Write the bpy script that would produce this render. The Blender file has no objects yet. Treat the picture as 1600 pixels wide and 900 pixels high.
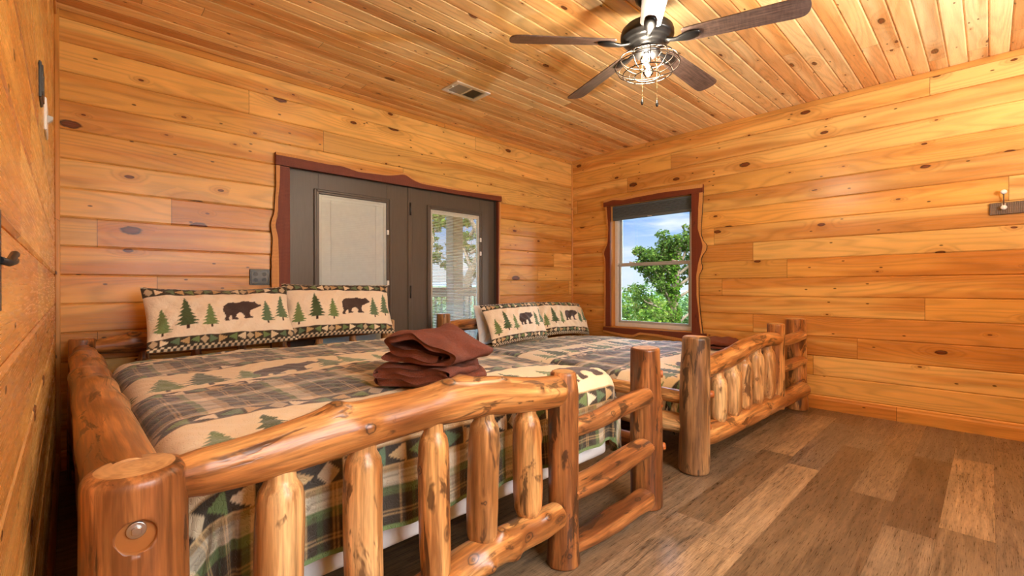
import bpy, math, random
import numpy as np
from mathutils import Vector, Matrix

SC = bpy.context.scene
COL = SC.collection
PI = math.pi
D, R, L, H, FY = 3.833, 4.799, -0.056, 2.74, -1.2      # back, right, left walls, ceiling, front wall
CAM_H = 1.0854


def lin(r, g, b):
    f = lambda c: c / 12.92 if c <= 0.04045 else ((c + 0.055) / 1.055) ** 2.4
    return (f(r), f(g), f(b))


def L255(r, g, b):
    return lin(r / 255, g / 255, b / 255)


# ------------------------------------------------------------------ node helper
class NT:
    def __init__(s, name):
        s.mat = bpy.data.materials.new(name)
        s.mat.use_nodes = True
        s.t = s.mat.node_tree
        s.t.nodes.clear()
        s.out = s.t.nodes.new('ShaderNodeOutputMaterial')

    def put(s, inp, v):
        if isinstance(v, bpy.types.NodeSocket):
            s.t.links.new(v, inp)
        elif v is not None:
            if inp.type == 'RGBA' and len(v) == 3:
                v = (*v, 1)
            inp.default_value = v

    def n(s, typ, ins=None, **props):
        nd = s.t.nodes.new(typ)
        for k, v in props.items():
            setattr(nd, k, v)
        for k, v in (ins or {}).items():
            s.put(nd.inputs[k], v)
        return nd

    def m(s, op, a, b=None, c=None, clamp=False):
        nd = s.t.nodes.new('ShaderNodeMath')
        nd.operation = op
        nd.use_clamp = clamp
        for i, v in enumerate((a, b, c)):
            if v is not None:
                s.put(nd.inputs[i], v)
        return nd.outputs[0]

    def add(s, a, b): return s.m('ADD', a, b)
    def sub(s, a, b): return s.m('SUBTRACT', a, b)
    def mul(s, a, b): return s.m('MULTIPLY', a, b)
    def div(s, a, b): return s.m('DIVIDE', a, b)

    def ss(s, v, lo, hi):
        nd = s.n('ShaderNodeMapRange', {0: v, 1: lo, 2: hi, 3: 0.0, 4: 1.0}, interpolation_type='SMOOTHSTEP')
        return nd.outputs[0]

    def xyz(s, x=0.0, y=0.0, z=0.0):
        return s.n('ShaderNodeCombineXYZ', {0: x, 1: y, 2: z}).outputs[0]

    def sep(s, v):
        return s.n('ShaderNodeSeparateXYZ', {0: v}).outputs

    def noise(s, vec, scale=1.0, detail=2.0, rough=0.5, dist=0.0):
        return s.n('ShaderNodeTexNoise', {'Vector': vec, 'Scale': scale, 'Detail': detail, 'Roughness': rough, 'Distortion': dist}).outputs[0]

    def mix(s, f, a, b, mode='MIX'):
        nd = s.t.nodes.new('ShaderNodeMix')
        nd.data_type = 'RGBA'
        nd.blend_type = mode
        s.put(nd.inputs[0], f)
        s.put(nd.inputs[6], a)
        s.put(nd.inputs[7], b)
        return nd.outputs[2]

    def ramp(s, f, stops, interp='LINEAR'):
        nd = s.t.nodes.new('ShaderNodeValToRGB')
        cr = nd.color_ramp
        cr.interpolation = interp
        while len(cr.elements) < len(stops):
            cr.elements.new(0.5)
        for e, (p, c) in zip(cr.elements, stops):
            e.position = p
            e.color = (*c, 1)
        s.put(nd.inputs[0], f)
        return nd.outputs[0]

    def attr(s, name, out='Vector'):
        nd = s.n('ShaderNodeAttribute', attribute_name=name)
        return nd.outputs[out]

    def uv(s):
        return s.n('ShaderNodeUVMap').outputs[0]

    def bump(s, h, strength=0.3, dist=0.01, normal=None):
        nd = s.n('ShaderNodeBump', {'Height': h, 'Strength': strength, 'Distance': dist})
        if normal is not None:
            s.put(nd.inputs['Normal'], normal)
        return nd.outputs[0]

    def bsdf(s, color, rough=0.5, normal=None, spec=0.5, metal=0.0, **kw):
        b = s.n('ShaderNodeBsdfPrincipled')
        s.put(b.inputs['Base Color'], color)
        s.put(b.inputs['Roughness'], rough)
        s.put(b.inputs['Metallic'], metal)
        s.put(b.inputs['Specular IOR Level'], spec)
        if normal is not None:
            s.put(b.inputs['Normal'], normal)
        for k, v in kw.items():
            s.put(b.inputs[k], v)
        s.t.links.new(b.outputs[0], s.out.inputs[0])
        return b

    def surf(s, sock):
        s.t.links.new(sock, s.out.inputs[0])


M = {}


def plain(name, col, rough=0.5, spec=0.5, metal=0.0, nscale=30.0, namt=0.08, bstr=0.0):
    t = NT(name)
    P = t.n('ShaderNodeTexCoord').outputs['Object']
    nz = t.noise(P, nscale, 3.0)
    f = t.add(1.0 - namt, t.mul(nz, namt * 2))
    c = t.mix(1.0, col, t.xyz(f, f, f), 'MULTIPLY')
    nrm = t.bump(nz, bstr, 0.004) if bstr else None
    t.bsdf(c, rough, nrm, spec, metal)
    M[name] = t.mat
    return t.mat


# ------------------------------------------------------------------ materials
def pine(name, pitch, Lb, light, mid, deep, rough, kthr, gain=1.0, kscale=1.0):
    t = NT(name)
    o = t.sep(t.uv())
    u, v = o[0], o[1]
    b = t.m('FLOOR', t.div(v, pitch))
    wb = t.n('ShaderNodeTexWhiteNoise', {'W': b}, noise_dimensions='1D').outputs[0]
    us = t.add(u, t.mul(wb, 7.31))
    pl = t.m('FLOOR', t.div(us, Lb))
    wn = t.n('ShaderNodeTexWhiteNoise', {'Vector': t.xyz(b, t.add(pl, 17.3), 0.0)}, noise_dimensions='2D')
    r1 = wn.outputs[0]
    cs = t.n('ShaderNodeSeparateColor', {0: wn.outputs[1]}).outputs
    r2, r3 = cs[1], cs[2]
    px = t.add(us, t.mul(r1, 41.0))
    py = t.add(v, t.mul(r2, 9.7))
    # knots
    kv = t.xyz(t.mul(px, 2.3 * kscale), t.mul(py, 5.2 * kscale), 0.0)
    vor = t.n('ShaderNodeTexVoronoi', {'Vector': kv, 'Scale': 1.0, 'Randomness': 0.95}, voronoi_dimensions='2D')
    kc = t.n('ShaderNodeSeparateColor', {0: vor.outputs['Color']}).outputs
    keep = t.m('GREATER_THAN', kc[0], kthr)
    d0 = t.div(vor.outputs['Distance'], t.add(0.22, t.mul(t.m('POWER', kc[1], 3.0), 1.15)))
    wob = t.noise(t.xyz(t.mul(px, 30.0), t.mul(py, 60.0), 0.0), 1.0, 2.0)
    d = t.add(t.add(d0, t.mul(t.sub(1.0, keep), 9.0)), t.mul(t.sub(wob, 0.5), 0.06))
    knot = t.sub(1.0, t.ss(d, 0.085, 0.125))
    core = t.sub(1.0, t.ss(d, 0.05, 0.105))
    halo = t.sub(1.0, t.ss(d, 0.05, 0.55))
    # small pin knots
    v2 = t.n('ShaderNodeTexVoronoi', {'Vector': t.xyz(t.mul(px, 4.2), t.mul(py, 9.5), 3.0), 'Scale': 1.0}, voronoi_dimensions='2D')
    k2c = t.n('ShaderNodeSeparateColor', {0: v2.outputs['Color']}).outputs
    keep2 = t.m('GREATER_THAN', k2c[0], 0.8)
    d2 = t.add(v2.outputs['Distance'], t.mul(t.sub(1.0, keep2), 9.0))
    pin = t.sub(1.0, t.ss(d2, 0.035, 0.06))
    # grain contours (cathedral figure)
    low = t.noise(t.xyz(t.mul(px, 0.62), t.mul(py, 5.5), t.mul(r3, 13.0)), 1.0, 1.2, 0.45)
    c = t.add(t.mul(low, 13.0), t.mul(halo, 2.2))
    ring = t.add(0.5, t.mul(0.5, t.m('SINE', t.mul(c, 2 * PI))))
    ring = t.m('POWER', ring, 2.5)
    fine = t.noise(t.xyz(t.mul(px, 5.0), t.mul(py, 190.0), 0.0), 1.0, 3.0, 0.6)
    heart = t.ss(t.add(t.noise(t.xyz(t.mul(px, 0.55), t.mul(py, 7.0), t.mul(r1, 7.0)), 1.0, 2.5, 0.5), t.mul(t.sub(r3, 0.5), 0.3)), 0.46, 0.66)
    blotch = t.noise(t.xyz(t.mul(px, 2.5), t.mul(py, 9.0), 4.0), 1.0, 3.0)
    col = t.mix(r1, light, mid)
    col = t.mix(t.mul(heart, 0.72), col, deep)
    f = t.sub(1.06, t.mul(ring, 0.17))
    f = t.sub(f, t.mul(t.sub(fine, 0.5), 0.5))
    f = t.add(f, t.mul(t.sub(blotch, 0.5), 0.40))
    f = t.sub(f, t.mul(halo, 0.10))
    f = t.mul(f, t.add(0.86, t.mul(r2, 0.28)))
    f = t.mul(f, gain)
    col = t.mix(1.0, col, t.xyz(f, f, f), 'MULTIPLY')
    col = t.mix(t.mul(halo, 0.35), col, deep)
    kcol = t.mix(core, lin(.17, .075, .04), lin(.42, .19, .09))
    col = t.mix(t.mul(knot, 0.93), col, kcol)
    col = t.mix(t.mul(pin, 0.8), col, lin(.17, .08, .05))
    # butt joints
    fj = t.m('FRACT', t.div(us, Lb))
    j = t.m('LESS_THAN', fj, 0.0035 / Lb)
    col = t.mix(t.mul(j, 0.65), col, lin(.16, .08, .04))
    h = t.add(t.mul(fine, 0.3), t.mul(ring, 0.5))
    h = t.sub(h, t.mul(j, 2.0))
    t.bsdf(col, t.add(rough, t.mul(fine, 0.08)), t.bump(h, 0.10, 0.003), 0.4)
    M[name] = t.mat
    return t.mat


WPITCH = 0.1745
WV0 = 0.117          # a groove at this height
pine('pine_wall', WPITCH, 4.3, L255(234, 189, 112), L255(217, 160, 80), L255(190, 120, 52), 0.23, 0.57)
pine('pine_ceiling', 0.104, 2.6, L255(246, 212, 154), L255(234, 182, 116), L255(204, 134, 70), 0.24, 0.6, 1.0, 1.2)
pine('pine_trim', 0.3, 4.0, L255(212, 156, 82), L255(202, 140, 66), L255(182, 112, 46), 0.3, 0.82)


def floor_mat():
    t = NT('vinyl_plank')
    o = t.sep(t.uv())
    u, v = o[0], o[1]
    W, LL = 0.178, 1.22
    vv = t.add(v, 10 * W - 1.05)
    b = t.m('FLOOR', t.div(vv, W))
    wb = t.n('ShaderNodeTexWhiteNoise', {'W': t.add(b, 5.9)}, noise_dimensions='1D').outputs[0]
    us = t.add(u, t.mul(wb, 5.3))
    pl = t.m('FLOOR', t.div(us, LL))
    wn = t.n('ShaderNodeTexWhiteNoise', {'Vector': t.xyz(b, t.add(pl, 23.3), 0.0)}, noise_dimensions='2D')
    r1 = wn.outputs[0]
    r2 = t.n('ShaderNodeSeparateColor', {0: wn.outputs[1]}).outputs[1]
    px = t.add(us, t.mul(r1, 31.0))
    py = t.add(v, t.mul(r2, 7.0))
    base = t.ramp(r1, [(0.0, L255(96, 76, 56)), (0.3, L255(112, 90, 66)), (0.6, L255(126, 104, 80)), (0.8, L255(112, 97, 82)), (1.0, L255(154, 126, 94))])
    g1 = t.noise(t.xyz(t.mul(px, 3.0), t.mul(py, 42.0), 0.0), 1.0, 5.0, 0.65, 0.6)
    g2 = t.noise(t.xyz(t.mul(px, 14.0), t.mul(py, 260.0), 0.0), 1.0, 3.0, 0.6)
    g3 = t.noise(t.xyz(t.mul(px, 2.2), t.mul(py, 7.0), 5.0), 1.0, 4.0, 0.6, 1.2)
    saw = t.noise(t.xyz(t.mul(px, 150.0), t.mul(py, 9.0), 2.0), 1.0, 2.0, 0.5)
    f = t.add(0.92, t.mul(t.sub(g1, 0.5), 2.1))
    f = t.add(f, t.mul(t.sub(g2, 0.5), 1.6))
    f = t.add(f, t.mul(t.sub(g3, 0.5), 1.0))
    f = t.add(f, t.mul(t.sub(saw, 0.5), 0.5))
    f = t.m('MAXIMUM', f, 0.3)
    col = t.mix(1.0, base, t.xyz(f, f, f), 'MULTIPLY')
    crack = t.ss(t.noise(t.xyz(t.mul(px, 2.4), t.mul(py, 22.0), 9.3), 1.0, 4.0, 0.62, 1.2), 0.60, 0.70)
    col = t.mix(t.mul(crack, 0.6), col, L255(52, 34, 22))
    fe = t.m('FRACT', t.div(vv, W))
    fj = t.m('FRACT', t.div(us, LL))
    e1 = t.m('LESS_THAN', fe, 0.010)
    e2 = t.m('LESS_THAN', fj, 0.0016)
    e = t.m('MAXIMUM', e1, e2)
    col = t.mix(t.mul(e, 0.5), col, L255(46, 32, 22))
    h = t.add(t.mul(g2, 0.6), t.mul(g1, 0.6))
    h = t.sub(h, t.mul(e, 1.5))
    t.bsdf(col, t.add(0.20, t.mul(g2, 0.2)), t.bump(h, 0.25, 0.0016), 0.42)
    M['vinyl_plank'] = t.mat


floor_mat()


def log_mat(name, light, mid, dark, patch, pthr=0.60, rough=0.26):
    t = NT(name)
    p = t.attr('lp')
    o = t.sep(p)
    tone = t.noise(t.xyz(t.mul(o[0], 9.0), t.mul(o[1], 9.0), t.mul(o[2], 1.5)), 1.0, 2.5, 0.5, 0.4)
    fib = t.noise(t.xyz(t.mul(o[0], 95.0), t.mul(o[1], 95.0), t.mul(o[2], 5.0)), 1.0, 3.0, 0.6)
    st = t.noise(t.xyz(t.mul(o[0], 26.0), t.mul(o[1], 26.0), t.mul(o[2], 2.6)), 1.0, 4.0, 0.6, 0.5)
    pat = t.noise(t.xyz(t.mul(o[0], 15.0), t.mul(o[1], 15.0), t.mul(o[2], 4.2)), 1.0, 4.0, 0.62, 0.8)
    col = t.ramp(tone, [(0.34, dark), (0.48, mid), (0.62, light)])
    f = t.add(-0.15, t.mul(fib, 2.3))
    col = t.mix(1.0, col, t.xyz(f, f, f), 'MULTIPLY')
    s = t.ss(st, 0.49, 0.63)
    col = t.mix(t.mul(s, 0.7), col, dark)
    pm = t.ss(pat, pthr, pthr + 0.07)
    col = t.mix(t.mul(pm, 0.8), col, patch)
    vor = t.n('ShaderNodeTexVoronoi', {'Vector': t.xyz(t.mul(o[0], 10.0), t.mul(o[1], 10.0), t.mul(o[2], 4.4)), 'Scale': 1.0})
    kc = t.n('ShaderNodeSeparateColor', {0: vor.outputs['Color']}).outputs
    kd = t.add(vor.outputs['Distance'], t.mul(t.m('LESS_THAN', kc[0], 0.78), 5.0))
    k1 = t.sub(1.0, t.ss(kd, 0.10, 0.17))
    kr = t.add(0.5, t.mul(0.5, t.m('SINE', t.mul(kd, 110.0))))
    col = t.mix(t.mul(k1, t.add(0.45, t.mul(kr, 0.4))), col, patch)
    kn = t.sep(t.attr('kn'))[0]
    kw = t.add(kn, t.mul(t.sub(pat, 0.5), 0.9))
    ringk = t.m('POWER', t.add(0.5, t.mul(0.5, t.m('SINE', t.mul(kw, 17.0)))), 2.0)
    near = t.sub(1.0, t.ss(kw, 0.45, 0.75))
    halok = t.sub(1.0, t.ss(kw, 0.6, 1.5))
    col = t.mix(t.mul(halok, 0.35), col, dark)
    col = t.mix(t.mul(near, t.add(0.25, t.mul(ringk, 0.65))), col, patch)
    h = t.add(t.mul(st, 0.8), t.mul(fib, 0.25))
    h = t.sub(h, t.mul(pm, 0.25))
    t.bsdf(col, t.add(rough, t.mul(fib, 0.14)), t.bump(h, 0.35, 0.006), 0.5)
    M[name] = t.mat


log_mat('log_honey', L255(206, 154, 94), L255(178, 118, 62), L255(128, 76, 36), L255(58, 34, 20), 0.55)
log_mat('log_pale', L255(216, 176, 122), L255(194, 146, 92), L255(150, 100, 54), L255(70, 44, 28), 0.57)
log_mat('log_amber', L255(180, 122, 70), L255(148, 92, 48), L255(100, 58, 30), L255(44, 28, 18), 0.55)
log_mat('log_grey', L255(180, 142, 98), L255(150, 108, 68), L255(98, 70, 46), L255(52, 40, 30), 0.55)


def cap_mat(name, light, dark):
    t = NT(name)
    o = t.sep(t.attr('rp'))
    nz = t.noise(t.xyz(t.mul(o[0], 14.0), t.mul(o[1], 14.0), o[2]), 1.0, 3.0)
    dx = t.add(o[0], t.mul(t.sub(nz, 0.5), 0.05))
    rr = t.m('SQRT', t.add(t.mul(dx, dx), t.mul(o[1], o[1])))
    ring = t.add(0.5, t.mul(0.5, t.m('SINE', t.mul(t.add(rr, t.mul(nz, 0.07)), 480.0))))
    big = t.noise(t.xyz(t.mul(o[0], 26.0), t.mul(o[1], 26.0), o[2]), 1.0, 3.0)
    col = t.mix(t.add(t.mul(ring, 0.2), t.mul(t.ss(big, 0.45, 0.68), 0.55)), light, dark)
    t.bsdf(col, 0.34, t.bump(ring, 0.08, 0.002), 0.5)
    M[name] = t.mat


cap_mat('end_grain', L255(214, 168, 112), L255(150, 100, 56))
cap_mat('end_grain_pale', L255(222, 180, 122), L255(176, 124, 72))


def cloth_mat(name, quilt=1.0, rough=0.55, scale=38.0, sheen=0.3):
    t = NT(name)
    col = t.attr('Col', 'Color')
    uv = t.uv()
    o = t.sep(uv)
    w = t.noise(t.xyz(t.mul(o[0], scale), t.mul(o[1], scale), 0.0), 1.0, 1.0, 0.4)
    verm = t.m('ABSOLUTE', t.sub(t.m('FRACT', t.mul(w, 7.0)), 0.5))
    verm = t.ss(verm, 0.0, 0.22)
    th = t.noise(t.xyz(t.mul(o[0], 900.0), t.mul(o[1], 900.0), 0.0), 1.0, 2.0)
    f = t.add(0.88, t.mul(th, 0.24))
    c = t.mix(1.0, col, t.xyz(f, f, f), 'MULTIPLY')
    h = t.add(t.mul(verm, 1.0), t.mul(th, 0.12))
    t.bsdf(c, rough, t.bump(h, 0.40 * quilt, 0.005), 0.4, **{'Sheen Weight': sheen, 'Sheen Roughness': 0.4})
    M[name] = t.mat


cloth_mat('quilt_fabric')
cloth_mat('sham_fabric', 0.8, 0.85, 34.0)


def terry():
    t = NT('brown_terry')
    P = t.n('ShaderNodeTexCoord').outputs['Object']
    a = t.noise(P, 260.0, 3.0, 0.7)
    b = t.noise(P, 26.0, 2.0)
    f = t.add(t.add(0.05, t.mul(a, 1.5)), t.mul(b, 0.45))
    c = t.mix(1.0, L255(130, 66, 42), t.xyz(f, f, f), 'MULTIPLY')
    t.bsdf(c, 0.95, t.bump(t.add(a, t.mul(b, 1.2)), 1.0, 0.010), 0.1, **{'Sheen Weight': 0.12})
    M['brown_terry'] = t.mat


terry()
plain('white_linen', (0.78, 0.78, 0.78), 0.8, 0.2, nscale=60, namt=0.05, bstr=0.15)
plain('box_fabric', (0.72, 0.71, 0.70), 0.8, 0.2, nscale=80, namt=0.05)
plain('white_enamel', (0.80, 0.80, 0.78), 0.35)
plain('vinyl_white', (0.72, 0.72, 0.70), 0.35)
plain('vinyl_grey', (0.42, 0.43, 0.42), 0.4)
plain('slat_white', (0.82, 0.82, 0.80), 0.5)
plain('vent_shadow', (0.30, 0.30, 0.29), 0.6)
plain('black_iron', (0.012, 0.012, 0.013), 0.38, nscale=60)
plain('black_gloss', (0.010, 0.011, 0.012), 0.25)
plain('bronze_dark', (0.018, 0.017, 0.017), 0.32, metal=0.35, nscale=50)
plain('cage_wire', (0.055, 0.038, 0.028), 0.35, metal=0.7)
plain('steel', (0.62, 0.61, 0.58), 0.28, metal=1.0)
plain('brass_dark', (0.20, 0.13, 0.06), 0.35, metal=0.8)
plain('ceramic', (0.85, 0.84, 0.80), 0.12)
plain('deck_wood', L255(120, 104, 88), 0.75, nscale=8, namt=0.25)
plain('deck_post', L255(128, 110, 92), 0.75, nscale=6, namt=0.2)
plain('soffit', L255(130, 126, 120), 0.8)
plain('hinge_black', (0.02, 0.018, 0.016), 0.4)
plain('plug_wood', L255(166, 92, 42), 0.4, nscale=40, namt=0.2)
plain('recess_wood', L255(150, 92, 40), 0.4, nscale=24, namt=0.2)
plain('wall_outer', (0.5, 0.5, 0.5), 0.9)


def door_mat():
    t = NT('door_paint')
    P = t.n('ShaderNodeTexCoord').outputs['Object']
    o = t.sep(P)
    g = t.noise(t.xyz(t.mul(o[0], 60.0), t.mul(o[1], 60.0), t.mul(o[2], 5.0)), 1.0, 4.0, 0.6, 0.8)
    f = t.add(0.8, t.mul(g, 0.4))
    c = t.mix(1.0, L255(84, 76, 68), t.xyz(f, f, f), 'MULTIPLY')
    t.bsdf(c, 0.42, t.bump(g, 0.25, 0.003), 0.5)
    M['door_paint'] = t.mat


door_mat()


def rough_cedar(name, c1, c2, sc):
    t = NT(name)
    o = t.sep(t.uv())      # u along the board, v across
    saw = t.add(0.5, t.mul(0.5, t.m('SINE', t.add(t.mul(o[0], 2 * PI * 95.0), t.mul(t.noise(t.xyz(t.mul(o[0], 9.0), t.mul(o[1], 40.0), 0.0), 1.0, 2.0), 9.0)))))
    g = t.noise(t.xyz(t.mul(o[0], 3.0), t.mul(o[1], 60.0), sc), 1.0, 4.0, 0.6, 0.8)
    k = t.ss(t.noise(t.xyz(t.mul(o[0], 6.0), t.mul(o[1], 16.0), sc + 4), 1.0, 2.0), 0.64, 0.74)
    c = t.mix(g, c1, c2)
    f = t.add(0.82, t.mul(saw, 0.3))
    c = t.mix(1.0, c, t.xyz(f, f, f), 'MULTIPLY')
    c = t.mix(t.mul(k, 0.6), c, L255(48, 24, 18))
    t.bsdf(c, 0.5, t.bump(t.add(t.mul(saw, 0.6), g), 0.4, 0.004), 0.4)
    M[name] = t.mat


rough_cedar('cedar_heart', L255(132, 62, 36), L255(96, 42, 26), 1.0)
rough_cedar('cedar_sap', L255(222, 166, 98), L255(196, 134, 70), 2.0)
rough_cedar('barn_board', L255(132, 104, 74), L255(74, 56, 42), 3.0)
plain('bark_edge', L255(70, 48, 34), 0.9, nscale=50, namt=0.4, bstr=0.5)


def blade_mat(name, c1, c2):
    t = NT(name)
    o = t.sep(t.attr('lp'))
    g = t.noise(t.xyz(t.mul(o[0], 7.0), t.mul(o[1], 110.0), 0.0), 1.0, 4.0, 0.6, 0.4)
    k = t.noise(t.xyz(t.mul(o[0], 90.0), t.mul(o[1], 14.0), 3.0), 1.0, 2.0)
    c = t.mix(t.ss(t.add(g, t.mul(t.sub(k, 0.5), 0.35)), 0.25, 0.75), c1, c2)
    t.bsdf(c, 0.36, t.bump(g, 0.1, 0.002), 0.5)
    M[name] = t.mat


blade_mat('blade_walnut', L255(64, 50, 46), L255(112, 90, 80))


def glass_mat(name, refl=0.06, tint=(0.96, 0.98, 0.97)):
    t = NT(name)
    tr = t.n('ShaderNodeBsdfTransparent', {'Color': (*tint, 1)})
    gl = t.n('ShaderNodeBsdfGlossy', {'Color': (1, 1, 1, 1), 'Roughness': 0.02})
    fr = t.n('ShaderNodeFresnel', {'IOR': 1.45})
    mx = t.n('ShaderNodeMixShader', {0: fr.outputs[0], 1: tr.outputs[0], 2: gl.outputs[0]})
    t.surf(mx.outputs[0])
    M[name] = t.mat


glass_mat('pane_glass')
glass_mat('bulb_glass', 0.06, (1.0, 0.93, 0.8))


def emit_mat(name, col, st):
    t = NT(name)
    e = t.n('ShaderNodeEmission', {'Color': (*col, 1), 'Strength': st})
    t.surf(e.outputs[0])
    M[name] = t.mat


emit_mat('filament', (1.0, 0.72, 0.36), 25.0)


def shade_mat():
    t = NT('cell_shade')
    o = t.sep(t.n('ShaderNodeTexCoord').outputs['Object'])
    g = t.noise(t.n('ShaderNodeTexCoord').outputs['Object'], 300.0, 2.0)
    f = t.add(0.9, t.mul(g, 0.2))
    c = t.mix(1.0, L255(96, 104, 108), t.xyz(f, f, f), 'MULTIPLY')
    t.bsdf(c, 0.85, None, 0.2)
    M['cell_shade'] = t.mat


shade_mat()


def leaf_mat(name, c1, c2, c3, trans=0.35):
    t = NT(name)
    r = t.attr('Col', 'Fac')
    c = t.ramp(r, [(0.0, c1), (0.5, c2), (1.0, c3)])
    d = t.n('ShaderNodeBsdfDiffuse', {'Color': c})
    tr = t.n('ShaderNodeBsdfTranslucent', {'Color': c})
    mx = t.n('ShaderNodeMixShader', {0: trans, 1: d.outputs[0], 2: tr.outputs[0]})
    t.surf(mx.outputs[0])
    M[name] = t.mat


leaf_mat('leaves_tree', L255(36, 54, 22), L255(58, 78, 30), L255(94, 110, 48))
leaf_mat('leaves_shrub', L255(40, 64, 22), L255(64, 92, 28), L255(108, 124, 48))
leaf_mat('leaves_far', L255(42, 66, 40), L255(66, 90, 52), L255(98, 116, 66))
leaf_mat('leaves_vine', L255(42, 70, 22), L255(66, 96, 28), L255(98, 120, 42))
plain('tree_bark', L255(96, 82, 66), 0.9, nscale=12, namt=0.3)
plain('meadow', L255(58, 82, 36), 0.95, nscale=0.6, namt=0.25)
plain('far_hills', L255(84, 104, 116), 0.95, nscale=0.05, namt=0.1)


# ------------------------------------------------------------------ object helpers
WLOC = {}


def wloc(o):
    v = Vector((0, 0, 0))
    while o is not None:
        v += o.location
        o = o.parent
    return v


def tag(o, label=None, cat=None, group=None, kind=None):
    if label: o['label'] = label
    if cat: o['category'] = cat
    if group: o['group'] = group
    if kind: o['kind'] = kind
    return o


def thing(name, loc, label=None, cat=None, group=None, kind=None):
    o = bpy.data.objects.new(name, None)
    o.empty_display_size = 0.1
    o.location = loc
    COL.objects.link(o)
    return tag(o, label, cat, group, kind)


def mesh_np(name, V, F, mats, parent=None, smooth=True, mi=None, uv=None, attrs=None, col=None, loc=None):
    """V (n,3) world coordinates; F list of faces or (m,4) array. Vertex data: uv (n,2), attrs {name:(n,3)}, col (n,3)."""
    V = np.asarray(V, dtype=np.float64)
    if parent is not None:
        off = np.array(wloc(parent))
    elif loc is not None:
        off = np.array(loc, dtype=float)
    else:
        lo, hi = V.min(0), V.max(0)
        off = np.array([(lo[0] + hi[0]) / 2, (lo[1] + hi[1]) / 2, lo[2]])
    me = bpy.data.meshes.new(name)
    if isinstance(F, np.ndarray):
        nf = F.shape[0]
        tot = np.full(nf, F.shape[1], dtype=np.int32)
        flat = F.astype(np.int32).ravel()
    else:
        nf = len(F)
        tot = np.array([len(f) for f in F], dtype=np.int32)
        flat = np.concatenate([np.asarray(f, dtype=np.int32) for f in F])
    me.vertices.add(len(V))
    me.vertices.foreach_set('co', (V - off).astype(np.float32).ravel())
    me.loops.add(len(flat))
    me.loops.foreach_set('vertex_index', flat)
    me.polygons.add(nf)
    st = np.zeros(nf, dtype=np.int32)
    st[1:] = np.cumsum(tot)[:-1]
    me.polygons.foreach_set('loop_start', st)
    me.polygons.foreach_set('loop_total', tot)
    if mi is not None:
        me.polygons.foreach_set('material_index', np.asarray(mi, dtype=np.int32))
    me.polygons.foreach_set('use_smooth', np.full(nf, smooth, dtype=bool) if isinstance(smooth, bool) else np.asarray(smooth, dtype=bool))
    me.update(calc_edges=True)
    me.validate()
    for m in (mats if isinstance(mats, (list, tuple)) else [mats]):
        me.materials.append(M[m])
    if uv is not None:
        l = me.uv_layers.new(name='UVMap')
        l.data.foreach_set('uv', np.asarray(uv, dtype=np.float32)[flat].ravel())
    for k, a in (attrs or {}).items():
        at = me.attributes.new(k, 'FLOAT_VECTOR', 'POINT')
        at.data.foreach_set('vector', np.asarray(a, dtype=np.float32).ravel())
    if col is not None:
        at = me.attributes.new('Col', 'FLOAT_COLOR', 'POINT')
        c4 = np.ones((len(V), 4), dtype=np.float32)
        c4[:, :3] = col
        at.data.foreach_set('color', c4.ravel())
    o = bpy.data.objects.new(name, me)
    COL.objects.link(o)
    if parent is not None:
        o.parent = parent
    else:
        o.location = off
    return o


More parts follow.
